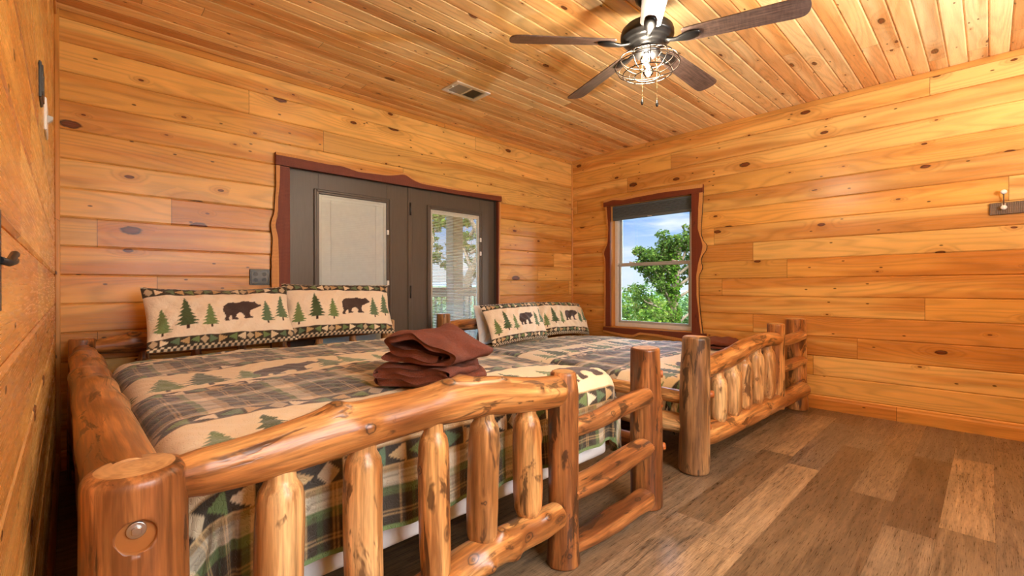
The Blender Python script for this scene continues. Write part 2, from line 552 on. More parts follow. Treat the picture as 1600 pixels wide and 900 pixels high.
class MB:
    """collects verts/faces/material index/uv"""
    def __init__(s):
        s.V, s.F, s.I, s.U, s.S = [], [], [], [], []

    def raw(s, V, F, mi=0, U=None, smooth=False):
        b = len(s.V)
        s.V += [tuple(v) for v in V]
        s.F += [tuple(b + i for i in f) for f in F]
        s.I += [mi] * len(F)
        s.S += [smooth] * len(F)
        s.U += [tuple(x) for x in U] if U is not None else [(v[0] + v[1], v[2]) for v in V]
        return s

    def box(s, lo, hi, bev=0.0, mi=0, mat=None, U=None):
        lo, hi = [min(a, b) for a, b in zip(lo, hi)], [max(a, b) for a, b in zip(lo, hi)]
        b = min(bev, *[(hi[i] - lo[i]) * 0.45 for i in range(3)])
        if b <= 0:
            V = [(x, y, z) for z in (lo[2], hi[2]) for y in (lo[1], hi[1]) for x in (lo[0], hi[0])]
            F = [(0, 2, 3, 1), (4, 5, 7, 6), (0, 1, 5, 4), (2, 6, 7, 3), (0, 4, 6, 2), (1, 3, 7, 5)]
        else:
            V, idx, F = [], {}, []
            for sx in (0, 1):
                for sy in (0, 1):
                    for sz in (0, 1):
                        c = [hi[0] if sx else lo[0], hi[1] if sy else lo[1], hi[2] if sz else lo[2]]
                        sg = [-1 if q else 1 for q in (sx, sy, sz)]
                        for ax in range(3):
                            p = list(c)
                            for k in range(3):
                                if k != ax:
                                    p[k] += sg[k] * b
                            idx[(sx, sy, sz, ax)] = len(V)
                            V.append(tuple(p))
            g = lambda *k: idx[k]
            for ax in range(3):
                for sd in (0, 1):
                    q = []
                    for a, c in ((0, 0), (1, 0), (1, 1), (0, 1)):
                        k = [a, c]
                        k.insert(ax, sd)
                        q.append(g(*k, ax))
                    F.append(q)
                for a in (0, 1):
                    for c in (0, 1):
                        k0, k1 = [a, c], [a, c]
                        k0.insert(ax, 0)
                        k1.insert(ax, 1)
                        o1, o2 = [q for q in range(3) if q != ax]
                        F.append([g(*k0, o1), g(*k0, o2), g(*k1, o2), g(*k1, o1)])
            for sx in (0, 1):
                for sy in (0, 1):
                    for sz in (0, 1):
                        F.append([g(sx, sy, sz, 0), g(sx, sy, sz, 1), g(sx, sy, sz, 2)])
            # orient outward
            c0 = Vector([(lo[i] + hi[i]) / 2 for i in range(3)])
            for i, f in enumerate(F):
                vs = [Vector(V[j]) for j in f]
                ctr = sum(vs, Vector()) / len(vs)
                nn = (vs[1] - vs[0]).cross(vs[2] - vs[0])
                if nn.dot(ctr - c0) < 0:
                    F[i] = f[::-1]
        if mat is not None:
            V = [tuple(mat @ Vector(v)) for v in V]
        return s.raw(V, F, mi, U)

    def tube(s, pts, r, ns=10, mi=0, caps=True, closed=False):
        P = [Vector(p) for p in pts]
        n = len(P)
        rs = r if isinstance(r, (list, tuple)) else [r] * n
        T = []
        for i in range(n):
            a = P[(i - 1) % n] if (closed or i > 0) else P[0]
            b = P[(i + 1) % n] if (closed or i < n - 1) else P[-1]
            T.append((b - a).normalized())
        up = Vector((0, 0, 1)) if abs(T[0].z) < 0.9 else Vector((1, 0, 0))
        N = (up - T[0] * up.dot(T[0])).normalized()
        V = []
        for i in range(n):
            N = (N - T[i] * N.dot(T[i])).normalized()
            B = T[i].cross(N)
            for k in range(ns):
                a = 2 * PI * k / ns
                V.append(tuple(P[i] + (N * math.cos(a) + B * math.sin(a)) * rs[i]))
        F = []
        for i in range(n if closed else n - 1):
            j = (i + 1) % n
            for k in range(ns):
                F.append((i * ns + k, i * ns + (k + 1) % ns, j * ns + (k + 1) % ns, j * ns + k))
        s.raw(V, F, mi, None, True)
        if caps and not closed:
            b = len(s.V) - len(V)
            s.F += [tuple(b + k for k in range(ns))[::-1], tuple(b + (n - 1) * ns + k for k in range(ns))]
            s.I += [mi, mi]
            s.S += [False, False]
        return s

    def lathe(s, prof, c, ns=32, mi=0, axis='z', smooth=True):
        """prof: (radius, height) list; closed at zero radius ends."""
        V, F = [], []
        n = len(prof)
        for r, h in prof:
            for k in range(ns):
                a = 2 * PI * k / ns
                x, y = r * math.cos(a), r * math.sin(a)
                p = {'z': (x, y, h), 'x': (h, x, y), 'y': (y, h, x)}[axis]
                V.append((c[0] + p[0], c[1] + p[1], c[2] + p[2]))
        for i in range(n - 1):
            for k in range(ns):
                F.append((i * ns + k, i * ns + (k + 1) % ns, (i + 1) * ns + (k + 1) % ns, (i + 1) * ns + k))
        if prof[0][0] > 1e-6:
            F.append(tuple(range(ns))[::-1])
        if prof[-1][0] > 1e-6:
            F.append(tuple((n - 1) * ns + k for k in range(ns)))
        return s.raw(V, F, mi, None, smooth)

    def prism(s, poly, axis, a, b, mi=0, smooth=False):
        """poly of 2-D points extruded along axis from a to b."""
        def P(p, h):
            q = list(p)
            q.insert(axis, h)
            return tuple(q)
        n = len(poly)
        V = [P(p, a) for p in poly] + [P(p, b) for p in poly]
        F = [tuple(range(n)), tuple(range(n, 2 * n))[::-1]]
        F += [(i, n + i, n + (i + 1) % n, (i + 1) % n) for i in range(n)]
        return s.raw(V, F, mi, None, smooth)

    def build(s, name, mats, parent=None, loc=None, attrs=None):
        return mesh_np(name, s.V, s.F, mats, parent, s.S, s.I, s.U, attrs, None, loc)


def catmull(P, n):
    P = np.asarray(P, float)
    if len(P) == 2:
        t = np.linspace(0, 1, n)[:, None]
        return P[0] * (1 - t) + P[1] * t
    Q = np.vstack([2 * P[0] - P[1], P, 2 * P[-1] - P[-2]])
    out = []
    m = len(P) - 1
    for x in np.linspace(0, m, n):
        i = min(int(x), m - 1)
        t = x - i
        p0, p1, p2, p3 = Q[i:i + 4]
        out.append(0.5 * ((2 * p1) + (-p0 + p2) * t + (2 * p0 - 5 * p1 + 4 * p2 - p3) * t * t + (-p0 + 3 * p1 - 3 * p2 + p3) * t ** 3))
    return np.array(out)


# ------------------------------------------------------------------ setting: walls, floor, ceiling
GROOVE = [(-0.0085, 0.0), (-0.0016, 0.0048), (-0.0011, 0.011), (0.0011, 0.011), (0.0016, 0.0048), (0.0085, 0.0)]


def grooved(name, U0, U1, V0, V1, pitch, v0, place, mat, openings=(), uoff=0.0, flip=False):
    vs = {}
    k = math.floor((V0 - v0) / pitch) - 1
    while v0 + k * pitch < V1 + pitch:
        g = v0 + k * pitch
        for dv, dn in GROOVE:
            vs[round(g + dv, 5)] = dn
        k += 1
    keys = sorted(vs)
    dep = lambda v: float(np.interp(v, keys, [vs[q] for q in keys]))
    cuts = [V0, V1] + [o[2] for o in openings] + [o[3] for o in openings]
    allv = sorted({round(q, 5) for q in list(keys) + cuts if V0 <= q <= V1})
    allu = sorted({round(q, 5) for q in [U0, U1] + [o[0] for o in openings] + [o[1] for o in openings]})
    Vt, UVs, F = [], [], []
    for v in allv:
        for u in allu:
            Vt.append(place(u, v, dep(v)))
            UVs.append((u + uoff, v - v0 + 20 * pitch))
    nu = len(allu)
    for i in range(len(allv) - 1):
        for j in range(nu - 1):
            cu, cv = (allu[j] + allu[j + 1]) / 2, (allv[i] + allv[i + 1]) / 2
            if any(o[0] < cu < o[1] and o[2] < cv < o[3] for o in openings):
                continue
            f = (i * nu + j, i * nu + j + 1, (i + 1) * nu + j + 1, (i + 1) * nu + j)
            F.append(f[::-1] if flip else f)
    return tag(mesh_np(name, Vt, F, mat, None, False, None, UVs, loc=(0, 0, 0)), kind='structure')


DOOR = (1.262, 3.455, -0.02, 2.045)
WIN = (2.205, 3.235, 0.60, 2.075)
FRONT = (0.3, 2.0, 0.95, 2.55)
grooved('wall_back', L - .02, R + .02, -0.02, H + .02, WPITCH, WV0, lambda u, v, n: (u, D + n, v), 'pine_wall', [DOOR], 2.37)
grooved('wall_right', FY - .02, D + .02, -0.02, H + .02, WPITCH, WV0, lambda u, v, n: (R + n, u, v), 'pine_wall', [WIN], 31.0)
grooved('wall_left', FY - .02, D + .02, -0.02, H + .02, WPITCH, WV0, lambda u, v, n: (L - n, u, v), 'pine_wall', [], 57.0)
grooved('wall_front', L - .02, R + .02, -0.02, H + .02, WPITCH, WV0, lambda u, v, n: (u, FY - n, v), 'pine_wall', [FRONT], 83.0)
grooved('ceiling', L - .02, R + .02, FY - .02, D + .02, 0.104, 0.006, lambda u, v, n: (u, v, H + n), 'pine_ceiling', [], 11.0)
V = [(L - .1, FY - .1, 0), (R + .1, FY - .1, 0), (R + .1, D + .15, 0), (L - .1, D + .15, 0)]
tag(mesh_np('floor', V, [(0, 1, 2, 3)], 'vinyl_plank', None, False, None, [(v[0], v[1]) for v in V], loc=(0, 0, 0)), kind='structure')

# baseboards with an eased top
def baseboard(name, ax, val, sgn, a, b):
    m = MB()
    prof = [(0, 0), (0.016, 0), (0.016, 0.085), (0.011, 0.098), (0.011, 0.106), (0.004, 0.112), (0, 0.112)]
    pts = [(val + sgn * p, z) for p, z in prof]
    if ax == 0:
        Vv = [(x, y, z) for y in (a, b) for x, z in pts]
    else:
        Vv = [(x, y, z) for x in (a, b) for y, z in pts]
    n = len(pts)
    F = [(i, (i + 1) % n, n + (i + 1) % n, n + i) for i in range(n)] + [tuple(range(n)), tuple(range(n, 2 * n))[::-1]]
    al = [a] * n + [b] * n
    m.raw(Vv, F, 0, [(q + val * 3, z + 0.31) for q, (x, z) in zip(al, pts + pts)])
    return tag(m.build(name, 'pine_trim', None, (0, 0, 0)), kind='structure')


baseboard('baseboard_right', 0, R, -1, FY, D)
baseboard('baseboard_left', 0, L, 1, FY, D)
m = baseboard('baseboard_back', 1, D, -1, L, 1.14)


def strip(name, lo, hi, bev=0.003):
    m = MB()
    m.box(lo, hi, bev)
    m.U = [(v[2] + v[0] * .7 + v[1] * .6, 0.05 + v[0] % .1 + v[1] % .1) for v in m.V]
    return tag(m.build(name, 'pine_trim', None), kind='structure')


strip('trim_1', (L, D - .022, 0.0), (L + .022, D, H))
strip('trim_2', (R - .016, D - .016, 0.112), (R, D, H - .02))
# slim crown strips where the ceiling meets the walls
for nm, lo, hi in (('trim_3', (R - .012, FY, H - .045), (R, D, H)), ('trim_4', (L, D - .012, H - .045), (R, D, H)), ('trim_5', (L, FY, H - .045), (L + .012, D, H))):
    m = MB()
    m.box(lo, hi, .003)
    m.U = [((v[1] if nm != 'trim_4' else v[0]) + 5, 0.03 + v[2] % .1) for v in m.V]
    tag(m.build(nm, 'pine_trim', None), kind='structure')

# jamb frame of an unseen window, added behind the camera for fill daylight
m = MB()
for lo, hi in (((FRONT[0] - .05, FY - .12, FRONT[2] - .05), (FRONT[0] + .03, FY + .02, FRONT[3] + .05)), ((FRONT[1] - .03, FY - .12, FRONT[2] - .05), (FRONT[1] + .05, FY + .02, FRONT[3] + .05)),
               ((FRONT[0], FY - .12, FRONT[2] - .05), (FRONT[1], FY + .02, FRONT[2] + .03)), ((FRONT[0], FY - .12, FRONT[3] - .03), (FRONT[1], FY + .02, FRONT[3] + .05)),
               ((1.12, FY - .1, FRONT[2]), (1.18, FY - .04, FRONT[3]))):
    m.box(lo, hi, .004)
tag(m.build('fill_window', 'pine_trim', None, (2.9, FY, FRONT[2])), kind='structure')


# ------------------------------------------------------------------ live-edge casings
def live_edge(name, parent, straight, outer, sap, horizontal, place, th, wig, inner_side, n=110, seed=0):
    """straight: (c0,c1) inner-edge coordinate at ends; outer/sap: [(pos, coord)] along the board; place(pos, coord, h)."""
    rng = np.random.RandomState(seed)
    o = np.array(sorted(outer))
    sp = np.array(sorted(sap))
    pos = np.linspace(o[0, 0], o[-1, 0], n)
    oc = np.interp(pos, o[:, 0], o[:, 1])
    ker = np.array([1, 2, 3, 2, 1]) / 9
    pad = lambda a: np.convolve(np.pad(a, 2, 'edge'), ker, 'valid')
    oc = pad(oc) + np.convolve(rng.randn(n), np.ones(3) / 3, 'same') * wig
    scv = pad(np.interp(pos, sp[:, 0], sp[:, 1])) + np.convolve(rng.randn(n), np.ones(5) / 5, 'same') * wig
    ic = np.linspace(straight[0], straight[1], n)
    V, F, I, U = [], [], [], []
    for i in range(n):
        rows = [(ic[i], 0), (ic[i], th), (scv[i], th), (oc[i] * .93 + scv[i] * .07, th * .92), (oc[i], th * .55), (oc[i] * .8 + scv[i] * .2, 0)]
        for c, h in rows:
            V.append(place(pos[i], c, h))
            U.append((pos[i], c))
    k = 6
    for i in range(n - 1):
        for j in range(k):
            a, b = i * k + j, i * k + (j + 1) % k
            F.append((a, b, b + k, a + k))
            I.append([0, 0, 1, 2, 2, 0][j])
    F += [tuple(range(k)), tuple((n - 1) * k + j for j in range(k))[::-1]]
    I += [0, 0]
    return mesh_np(name, V, F, ['cedar_heart', 'cedar_sap', 'bark_edge'], parent, False, I, U)


TH = 0.03
cas = thing('trim_6', (1.2, D, 0), kind='structure')
pb_v = lambda pos, c, h: (c, D - h, pos)          # vertical board on back wall
pb_h = lambda pos, c, h: (pos, D - h, c)
pr_v = lambda pos, c, h: (R - h, c, pos)
pr_h = lambda pos, c, h: (R - h, pos, c)
live_edge('side_casing', cas, (1.252, 1.252), [(0.0, 1.12), (.5, 1.11), (1.0, 1.118), (1.1, 1.113), (1.246, 1.113), (1.32, 1.117), (1.413, 1.124), (1.487, 1.124), (1.541, 1.111), (1.596, 1.114), (1.654, 1.137), (1.747, 1.142), (1.878, 1.151), (2.028, 1.15)],
          [(0, 1.17), (1.155, 1.17), (1.285, 1.17), (1.471, 1.165), (1.571, 1.14), (1.62, 1.162), (1.75, 1.166), (1.882, 1.177), (2.03, 1.18)], False, pb_v, TH, .0015, 1, seed=1)
live_edge('head_casing', cas, (2.032, 2.045), [(1.15, 2.129), (1.32, 2.133), (1.476, 2.129), (1.576, 2.124), (1.652, 2.117), (1.816, 2.111), (2.092, 2.109), (2.189, 2.129), (2.25, 2.158), (2.28, 2.162), (2.311, 2.152), (2.352, 2.117), (2.444, 2.098), (2.849, 2.102), (3.503, 2.118)],
          [(1.15, 2.107), (1.576, 2.103), (1.652, 2.112), (1.816, 2.086), (2.092, 2.1), (2.189, 2.12), (2.27, 2.145), (2.36, 2.1), (2.444, 2.082), (2.849, 2.079), (3.498, 2.101)], True, pb_h, TH + .006, .0008, 1, seed=2)
live_edge('side_casing', cas, (3.45, 3.45), [(0, 3.48), (.93, 3.478), (1.433, 3.487), (1.6, 3.492), (2.04, 3.5)], [(0, 3.462), (1.4, 3.466), (2.04, 3.474)], False, pb_v, TH, .001, -1, seed=3)

casw = thing('trim_7', (R, 2.7, .5), kind='structure')
live_edge('side_casing', casw, (3.222, 3.222), [(.60, 3.321), (.974, 3.315), (1.22, 3.31), (1.308, 3.3), (1.443, 3.314), (1.475, 3.325), (1.501, 3.351), (1.53, 3.335), (1.613, 3.277), (1.722, 3.255), (1.832, 3.262), (1.884, 3.291), (2.006, 3.284), (2.07, 3.30)],
          [(.6, 3.29), (1.2, 3.285), (1.44, 3.29), (1.5, 3.315), (1.56, 3.285), (1.62, 3.255), (1.8, 3.245), (2.07, 3.27)], False, pr_v, TH, .0015, 1, seed=4)
live_edge('side_casing', casw, (2.2, 2.2), [(.594, 2.081), (.78, 2.107), (.988, 2.123), (1.197, 2.122), (1.281, 2.075), (1.343, 2.1), (1.416, 2.085), (1.456, 2.043), (1.517, 2.033), (1.561, 2.074), (1.626, 2.1), (1.791, 2.09), (1.946, 2.079), (2.07, 2.074)],
          [(.592, 2.102), (.779, 2.123), (.988, 2.144), (1.198, 2.149), (1.344, 2.124), (1.45, 2.09), (1.52, 2.08), (1.584, 2.1), (1.691, 2.132), (1.9, 2.126), (2.071, 2.115)], False, pr_v, TH, .0015, -1, seed=5)
live_edge('head_casing', casw, (2.07, 2.072), [(2.078, 2.158), (2.501, 2.178), (2.875, 2.166), (3.036, 2.143), (3.175, 2.168), (3.313, 2.151)],
          [(2.079, 2.117), (2.501, 2.134), (2.875, 2.126), (3.036, 2.117), (3.175, 2.138), (3.313, 2.12)], True, pr_h, TH + .006, .001, 1, seed=6)
live_edge('sill_casing', casw, (.594, .588), [(2.05, .50), (2.253, .485), (2.331, .489), (2.625, .521), (2.814, .53), (2.892, .489), (3.012, .48), (3.324, .53)],
          [(2.05, .53), (2.3, .525), (2.6, .55), (2.82, .556), (2.9, .52), (3.02, .52), (3.324, .55)], True, pr_h, TH + .004, .001, -1, seed=7)


# ------------------------------------------------------------------ french doors
def rect_frame(m, u0, u1, v0, v1, w, place_box, bev=.003, mi=0):
    place_box(m, u0, u0 + w, v0, v1, bev, mi)
    place_box(m, u1 - w, u1, v0, v1, bev, mi)
    place_box(m, u0 + w, u1 - w, v0, v0 + w, bev, mi)
    place_box(m, u0 + w, u1 - w, v1 - w, v1, bev, mi)


def yb(y0, y1):
    return lambda m, u0, u1, v0, v1, bev, mi=0: m.box((u0, y0, v0), (u1, y1, v1), bev, mi)


def xb(x0, x1):
    return lambda m, u0, u1, v0, v1, bev, mi=0: m.box((x0, u0, v0), (x1, u1, v1), bev, mi)


# jamb lining of the doorway
m = MB()
m.box((1.24, D + .001, 0), (1.264, D + .14, 2.06), .002)
m.box((3.452, D + .001, 0), (3.476, D + .14, 2.06), .002)
m.box((1.24, D + .001, 2.043), (3.476, D + .14, 2.068), .002)
m.box((1.24, D + .02, -.02), (3.476, D + .16, .012), .002)
tag(m.build('trim_8', 'door_paint', None, (2.35, D, 0)), kind='structure')


def french_door(name, x0, x1, g0, g1, slat_angle, hinges):
    root = thing(name, ((x0 + x1) / 2, D + .04, 0), kind='structure')
    y0, y1 = D + .035, D + .08
    gz0, gz1 = 0.22, 1.872
    m = MB()
    m.box((x0, y0, .015), (g0, y1, 2.042), .003)
    m.box((g1, y0, .015), (x1, y1, 2.042), .003)
    m.box((g0, y0, .015), (g1, y1, gz0), 0)
    m.box((g0, y0, gz1), (g1, y1, 2.042), 0)
    m.build('slab', 'door_paint', root)
    m = MB()
    rect_frame(m, g0 - .04, g1 + .04, gz0 - .04, gz1 + .03, .022, yb(y0 - .014, y0 + .004), .005)
    rect_frame(m, g0 - .02, g1 + .02, gz0 - .02, gz1 + .015, .024, yb(y0 - .008, y0 + .02), .003)
    m.build('lite_frame', 'door_paint', root)
    m = MB()
    rect_frame(m, g0, g1, gz0, gz1, .03, yb(y0 + .006, y0 + .03), .002)
    m.build('inner_frame', 'vinyl_white', root)
    m = MB()
    m.box((g0 + .005, y0 + .002, gz0 + .005), (g1 - .005, y0 + .005, gz1 - .005))
    m.build('glass_pane', 'pane_glass', root)
    # blind between the glass
    bl = MB()
    z = gz0 + .04
    ca, sa = math.cos(slat_angle), math.sin(slat_angle)
    w = .0095
    yc = y0 + .016
    while z < gz1 - .045:
        xs = (g0 + .031, g1 - .031)
        V = []
        for x in xs:
            for q in (-1, -.5, 0, .5, 1):
                bow = .0012 * (1 - q * q)
                V.append((x, yc + q * w * ca - bow * sa, z + q * w * sa + bow * ca))
        F = [(i, i + 1, 6 + i, 5 + i) for i in range(4)]
        bl.raw(V, F, 0, None, True)
        z += .0155
    bl.box((g0 + .03, yc - .009, gz1 - .05), (g1 - .03, yc + .009, gz1 - .03), .001)
    b = bl.build('blind', 'slat_white', root)
    cd = MB()
    for f in (.17, .83):
        x = g0 + (g1 - g0) * f
        cd.tube([(x, yc - .010, gz0 + .03), (x, yc - .010, gz1 - .04)], .0012, 5)
    cd.build('ladder_cord', 'slat_white', b)
    for z in hinges[2]:
        m = MB()
        m.box((g1 - .006, y0 - .012, z - .022), (g1 + .018, y0 - .001, z + .022), .003)
        m.box((g1 + .0, y0 - .016, z - .009), (g1 + .012, y0 - .010, z + .009), .002)
        m.build('blind_slider', 'white_enamel', root)
    for z in hinges[1]:
        m = MB()
        m.box((hinges[0] - .022, y0 - .006, z - .055), (hinges[0] + .010, y0 - .001, z + .055), .001)
        m.tube([(hinges[0], y0 - .010, z - .06), (hinges[0], y0 - .010, z + .06)], .008, 10)
        m.build('hinge', 'hinge_black', root)
    return root


french_door('door_1', 1.268, 2.350, 1.497, 2.122, math.radians(82), (2.352, (), (1.592, 1.126, .72)))
dr = french_door('door_2', 2.382, 3.448, 2.598, 3.24, math.radians(24), (2.366, (1.836, 1.04, .25), (1.60, 1.45)))
m = MB()
m.box((2.340, D + .026, .012), (2.386, D + .09, 2.043), .004)
m.build('astragal', 'door_paint', dr)

# ------------------------------------------------------------------ window
wr = thing('window_1', (R + .08, 2.72, .6), kind='structure')
m = MB()                                                            # pine jamb lining
m.box((R + .001, 3.222, .60), (R + .16, 3.246, 2.09), .002)
m.box((R + .001, 2.192, .60), (R + .16, 2.212, 2.09), .002)
m.box((R + .001, 2.19, 2.068), (R + .16, 3.246, 2.092), .002)
m.box((R - .004, 2.20, .578), (R + .16, 3.23, .602), .004)
m.U = [(v[2] + v[1], .12 + v[0] % .1) for v in m.V]
m.build('jamb', 'pine_trim', wr)
m = MB()
rect_frame(m, 2.212, 3.222, .602, 2.07, .045, xb(R + .075, R + .15), .004)
m.build('outer_frame', 'vinyl_white', wr)
m = MB()
rect_frame(m, 2.25, 3.185, 1.335, 2.04, .04, xb(R + .115, R + .14), .004)
up = m.build('upper_sash', 'vinyl_grey', wr)
m = MB()
rect_frame(m, 2.25, 3.185, .635, 1.372, .04, xb(R + .085, R + .113), .004)
m.box((R + .075, 2.25, 1.335), (R + .09, 3.185, 1.352), .003)
lo_ = m.build('lower_sash', 'vinyl_grey', wr)
m = MB()
m.box((R + .126, 2.285, 1.37), (R + .130, 3.15, 2.01))
m.build('pane', 'pane_glass', up)
m = MB()
m.box((R + .097, 2.285, .67), (R + .101, 3.15, 1.34))
m.build('pane', 'pane_glass', lo_)
for y in (2.44, 2.98):
    m = MB()
    m.box((R + .078, y - .035, 1.370), (R + .112, y + .035, 1.378), .002)
    m.tube([(R + .095, y, 1.376), (R + .09, y + .028, 1.384), (R + .085, y + .045, 1.386)], .006, 8)
    m.build('sash_lock', 'white_enamel', wr)

# cellular shade, raised
sh = thing('window_shade', (R + .04, 2.72, 1.89), 'grey pleated cellular shade drawn up at top of the window', 'window shade')
m = MB()
prof = []
zt, zb, npl = 2.045, 1.925, 9
for i in range(npl):
    z0 = zt - (zt - zb) * i / npl
    z1 = zt - (zt - zb) * (i + 1) / npl
    prof += [(R + .030, z0), (R + .022, (z0 + z1) / 2)]
prof.append((R + .030, zb))
front = prof
back = [(2 * (R + .046) - x, z) for x, z in prof][::-1]
poly = front + back
n = len(poly)
V = [(x, y, z) for y in (2.216, 3.218) for x, z in poly]
F = [(i, n + i, n + (i + 1) % n, (i + 1) % n) for i in range(n)] + [tuple(range(n)), tuple(range(n, 2 * n))[::-1]]
m.raw(V, F)
m.build('pleats', 'cell_shade', sh)
m = MB()
m.box((R + .022, 2.216, 2.044), (R + .07, 3.218, 2.066), .003)
m.build('head_rail', 'cell_shade', sh)
m = MB()
m.box((R + .026, 2.216, 1.897), (R + .066, 3.218, 1.926), .004)
br = m.build('bottom_rail', 'cell_shade', sh)
m = MB()
m.box((R + .016, 2.69, 1.897), (R + .028, 2.745, 1.905), .003)
m.build('pull_tab', 'white_enamel', br)

# ------------------------------------------------------------------ logs
def log(name, parent, pts, rad, seed, mat='log_honey', ends=('bevel', 'bevel'), ns=30, step=0.018, amp=0.05, knots=(), cap='end_grain', flat=None, bev=0.012, pocket=None):
    """a peeled log swept along pts; rad: radius or [(t, r)]; knots: [(t, angle, height, size)]; flat: (angle, fraction) saws one face flat."""
    rng = np.random.RandomState(seed)
    P0 = catmull(pts, 200)
    sl = np.concatenate([[0], np.cumsum(np.linalg.norm(np.diff(P0, axis=0), axis=1))])
    Ltot = sl[-1]
    st = list(np.linspace(0, Ltot, max(6, int(Ltot / step))))
    rr = rad if isinstance(rad, (list, tuple)) else [(0, rad), (1, rad)]
    base = lambda x: np.interp(x / Ltot, [q[0] for q in rr], [q[1] for q in rr])
    extra = []
    for e, x0, sg in ((ends[0], 0, 1), (ends[1], Ltot, -1)):
        d = bev if e == 'bevel' else base(x0) * .75 if e == 'dome' else 0
        extra += [x0 + sg * d * q for q in (.0, .08, .2, .4, .65, 1.0)] if d else []
    for q in rr:
        extra.append(q[0] * Ltot)
    st = np.array(sorted(set(np.round(np.clip(st + extra, 0, Ltot), 5))))
    keep = [0]
    for i in range(1, len(st)):
        if st[i] - st[keep[-1]] > .0012 or i == len(st) - 1:
            keep.append(i)
    st = st[keep]
    C = np.stack([np.interp(st, sl, P0[:, k]) for k in range(3)], 1)
    T = np.gradient(C, axis=0)
    T /= np.linalg.norm(T, axis=1)[:, None]
    up = np.array([0, 0, 1.0]) if abs(T[0][2]) < .9 else np.array([1.0, 0, 0])
    N = up - T[0] * up.dot(T[0])
    N /= np.linalg.norm(N)
    th = np.linspace(0, 2 * PI, ns, endpoint=False)
    ph = rng.rand(12) * 6.28
    kz = rng.uniform(2, 14, 12)
    mm = [1, 1, 2, 2, 3, 3, 4, 5, 1, 2, 3, 7]
    wt = rng.rand(12) * np.array([1, .8, .9, .7, .6, .4, .3, .25, .6, .5, .4, .2])
    V, LP, RP, KN = [], [], [], []
    off = rng.rand(3) * 9
    for i, s in enumerate(st):
        N = N - T[i] * N.dot(T[i])
        N /= np.linalg.norm(N)
        B = np.cross(T[i], N)
        r0 = float(base(s))
        sc = 1.0
        for e, dd in ((ends[0], s), (ends[1], Ltot - s)):
            if e == 'bevel' and dd < bev:
                q = 1 - dd / bev
                sc = min(sc, 1 - (bev / r0) * .9 * (1 - math.sqrt(max(0, 1 - q * q))))
            if e == 'dome':
                d = r0 * .75
                if dd < d:
                    q = 1 - dd / d
                    sc = min(sc, max(.12, math.sqrt(max(0, 1 - q * q))))
        wv = np.zeros(ns)
        for k in range(12):
            wv += wt[k] * np.sin(mm[k] * th + ph[k] + kz[k] * s)
        r = r0 * sc * (1 + amp * wv * .55)
        kd = np.full(ns, 4.0)
        for (t, a, hgt, sz) in knots:
            da = np.angle(np.exp(1j * (th - a))) * r0
            ds = s - t * Ltot
            g = np.exp(-(da ** 2 + ds ** 2 * .8) / (sz * sz))
            r = r + hgt * g
            kd = np.minimum(kd, np.sqrt(da ** 2 + ds ** 2 * .7) / sz)
        if flat is not None:
            a, fr = flat
            cosd = np.cos(th - a)
            lim = np.where(cosd > .05, r0 * fr / np.maximum(cosd, .05), 1e9)
            r = np.minimum(r, lim)
        x, y = r * np.cos(th), r * np.sin(th)
        V.append(C[i] + np.outer(x, N) + np.outer(y, B))
        LP.append(np.stack([x + off[0], y + off[1], np.full(ns, s + off[2])], 1))
        RP.append(np.stack([x, y, np.full(ns, seed * .37)], 1))
        KN.append(np.stack([kd, kd * 0, kd * 0], 1))
    n = len(st)
    Fs, I = [], []
    for i in range(n - 1):
        for k in range(ns):
            a, b = i * ns + k, i * ns + (k + 1) % ns
            Fs.append((a, b, b + ns, a + ns))
            I.append(0)
    sm = [True] * len(Fs)
    V = [v for ring in V for v in ring]
    LP = [v for ring in LP for v in ring]
    RP = [v for ring in RP for v in ring]
    KN = [v for ring in KN for v in ring]
    if pocket is not None:
        pc_, pd_, pr_, dp_ = pocket
        VV = np.array(V)
        rel = VV - np.array(pc_)
        ax_ = rel @ np.array(pd_)
        perp = np.linalg.norm(rel - np.outer(ax_, np.array(pd_)), axis=1)
        ins = (perp < pr_) & (ax_ > -.06)
        lim_ = -dp_ - 0 * perp
        mv = np.where(ins & (ax_ > lim_), lim_ - ax_, 0)
        VV = VV + np.outer(mv, np.array(pd_))
        V = list(VV)
        for j, f in enumerate(Fs):
            if all(ins[q] for q in f):
                I[j] = 2
    for e, i0, i1, fl in ((0, 0, 0, True), (1, n - 1, n - 1, False)):
        b = len(V)
        ring = np.array(V[i0 * ns:(i0 + 1) * ns])
        c = ring.mean(0)
        rp = np.array(RP[i0 * ns:(i0 + 1) * ns])
        lp = np.array(LP[i0 * ns:(i0 + 1) * ns])
        V += list(ring)
        LP += list(lp)
        RP += list(rp)
        V.append(c + (T[i0] * (.0015 if e else -.0015)))
        LP.append(lp.mean(0))
        RP.append(np.array([0, 0, seed * .37]))
        KN += [np.array([4.0, 0, 0])] * (ns + 1)
        for k in range(ns):
            f = (b + k, b + (k + 1) % ns, b + ns)
            Fs.append(f[::-1] if fl else f)
            I.append(1 if ends[e] != 'dome' else 0)
            sm.append(True)
    o = mesh_np(name, V, Fs, [mat, cap, 'recess_wood'], parent, sm, I, None, {'lp': LP, 'rp': RP, 'kn': KN})
    return o


def plug(parent, c, d, r=.016, out=.006, mat='plug_wood', name='wood_plug'):
    """small round wooden plug, axis d."""
    c, d = Vector(c), Vector(d).normalized()
    m = MB()
    pts = [c - d * .02, c + d * out * .6, c + d * out]
    m.tube([c - d * .02, c + d * (out - .002), c + d * out], [r, r, r * .8], 18)
    return m.build(name, mat, parent)


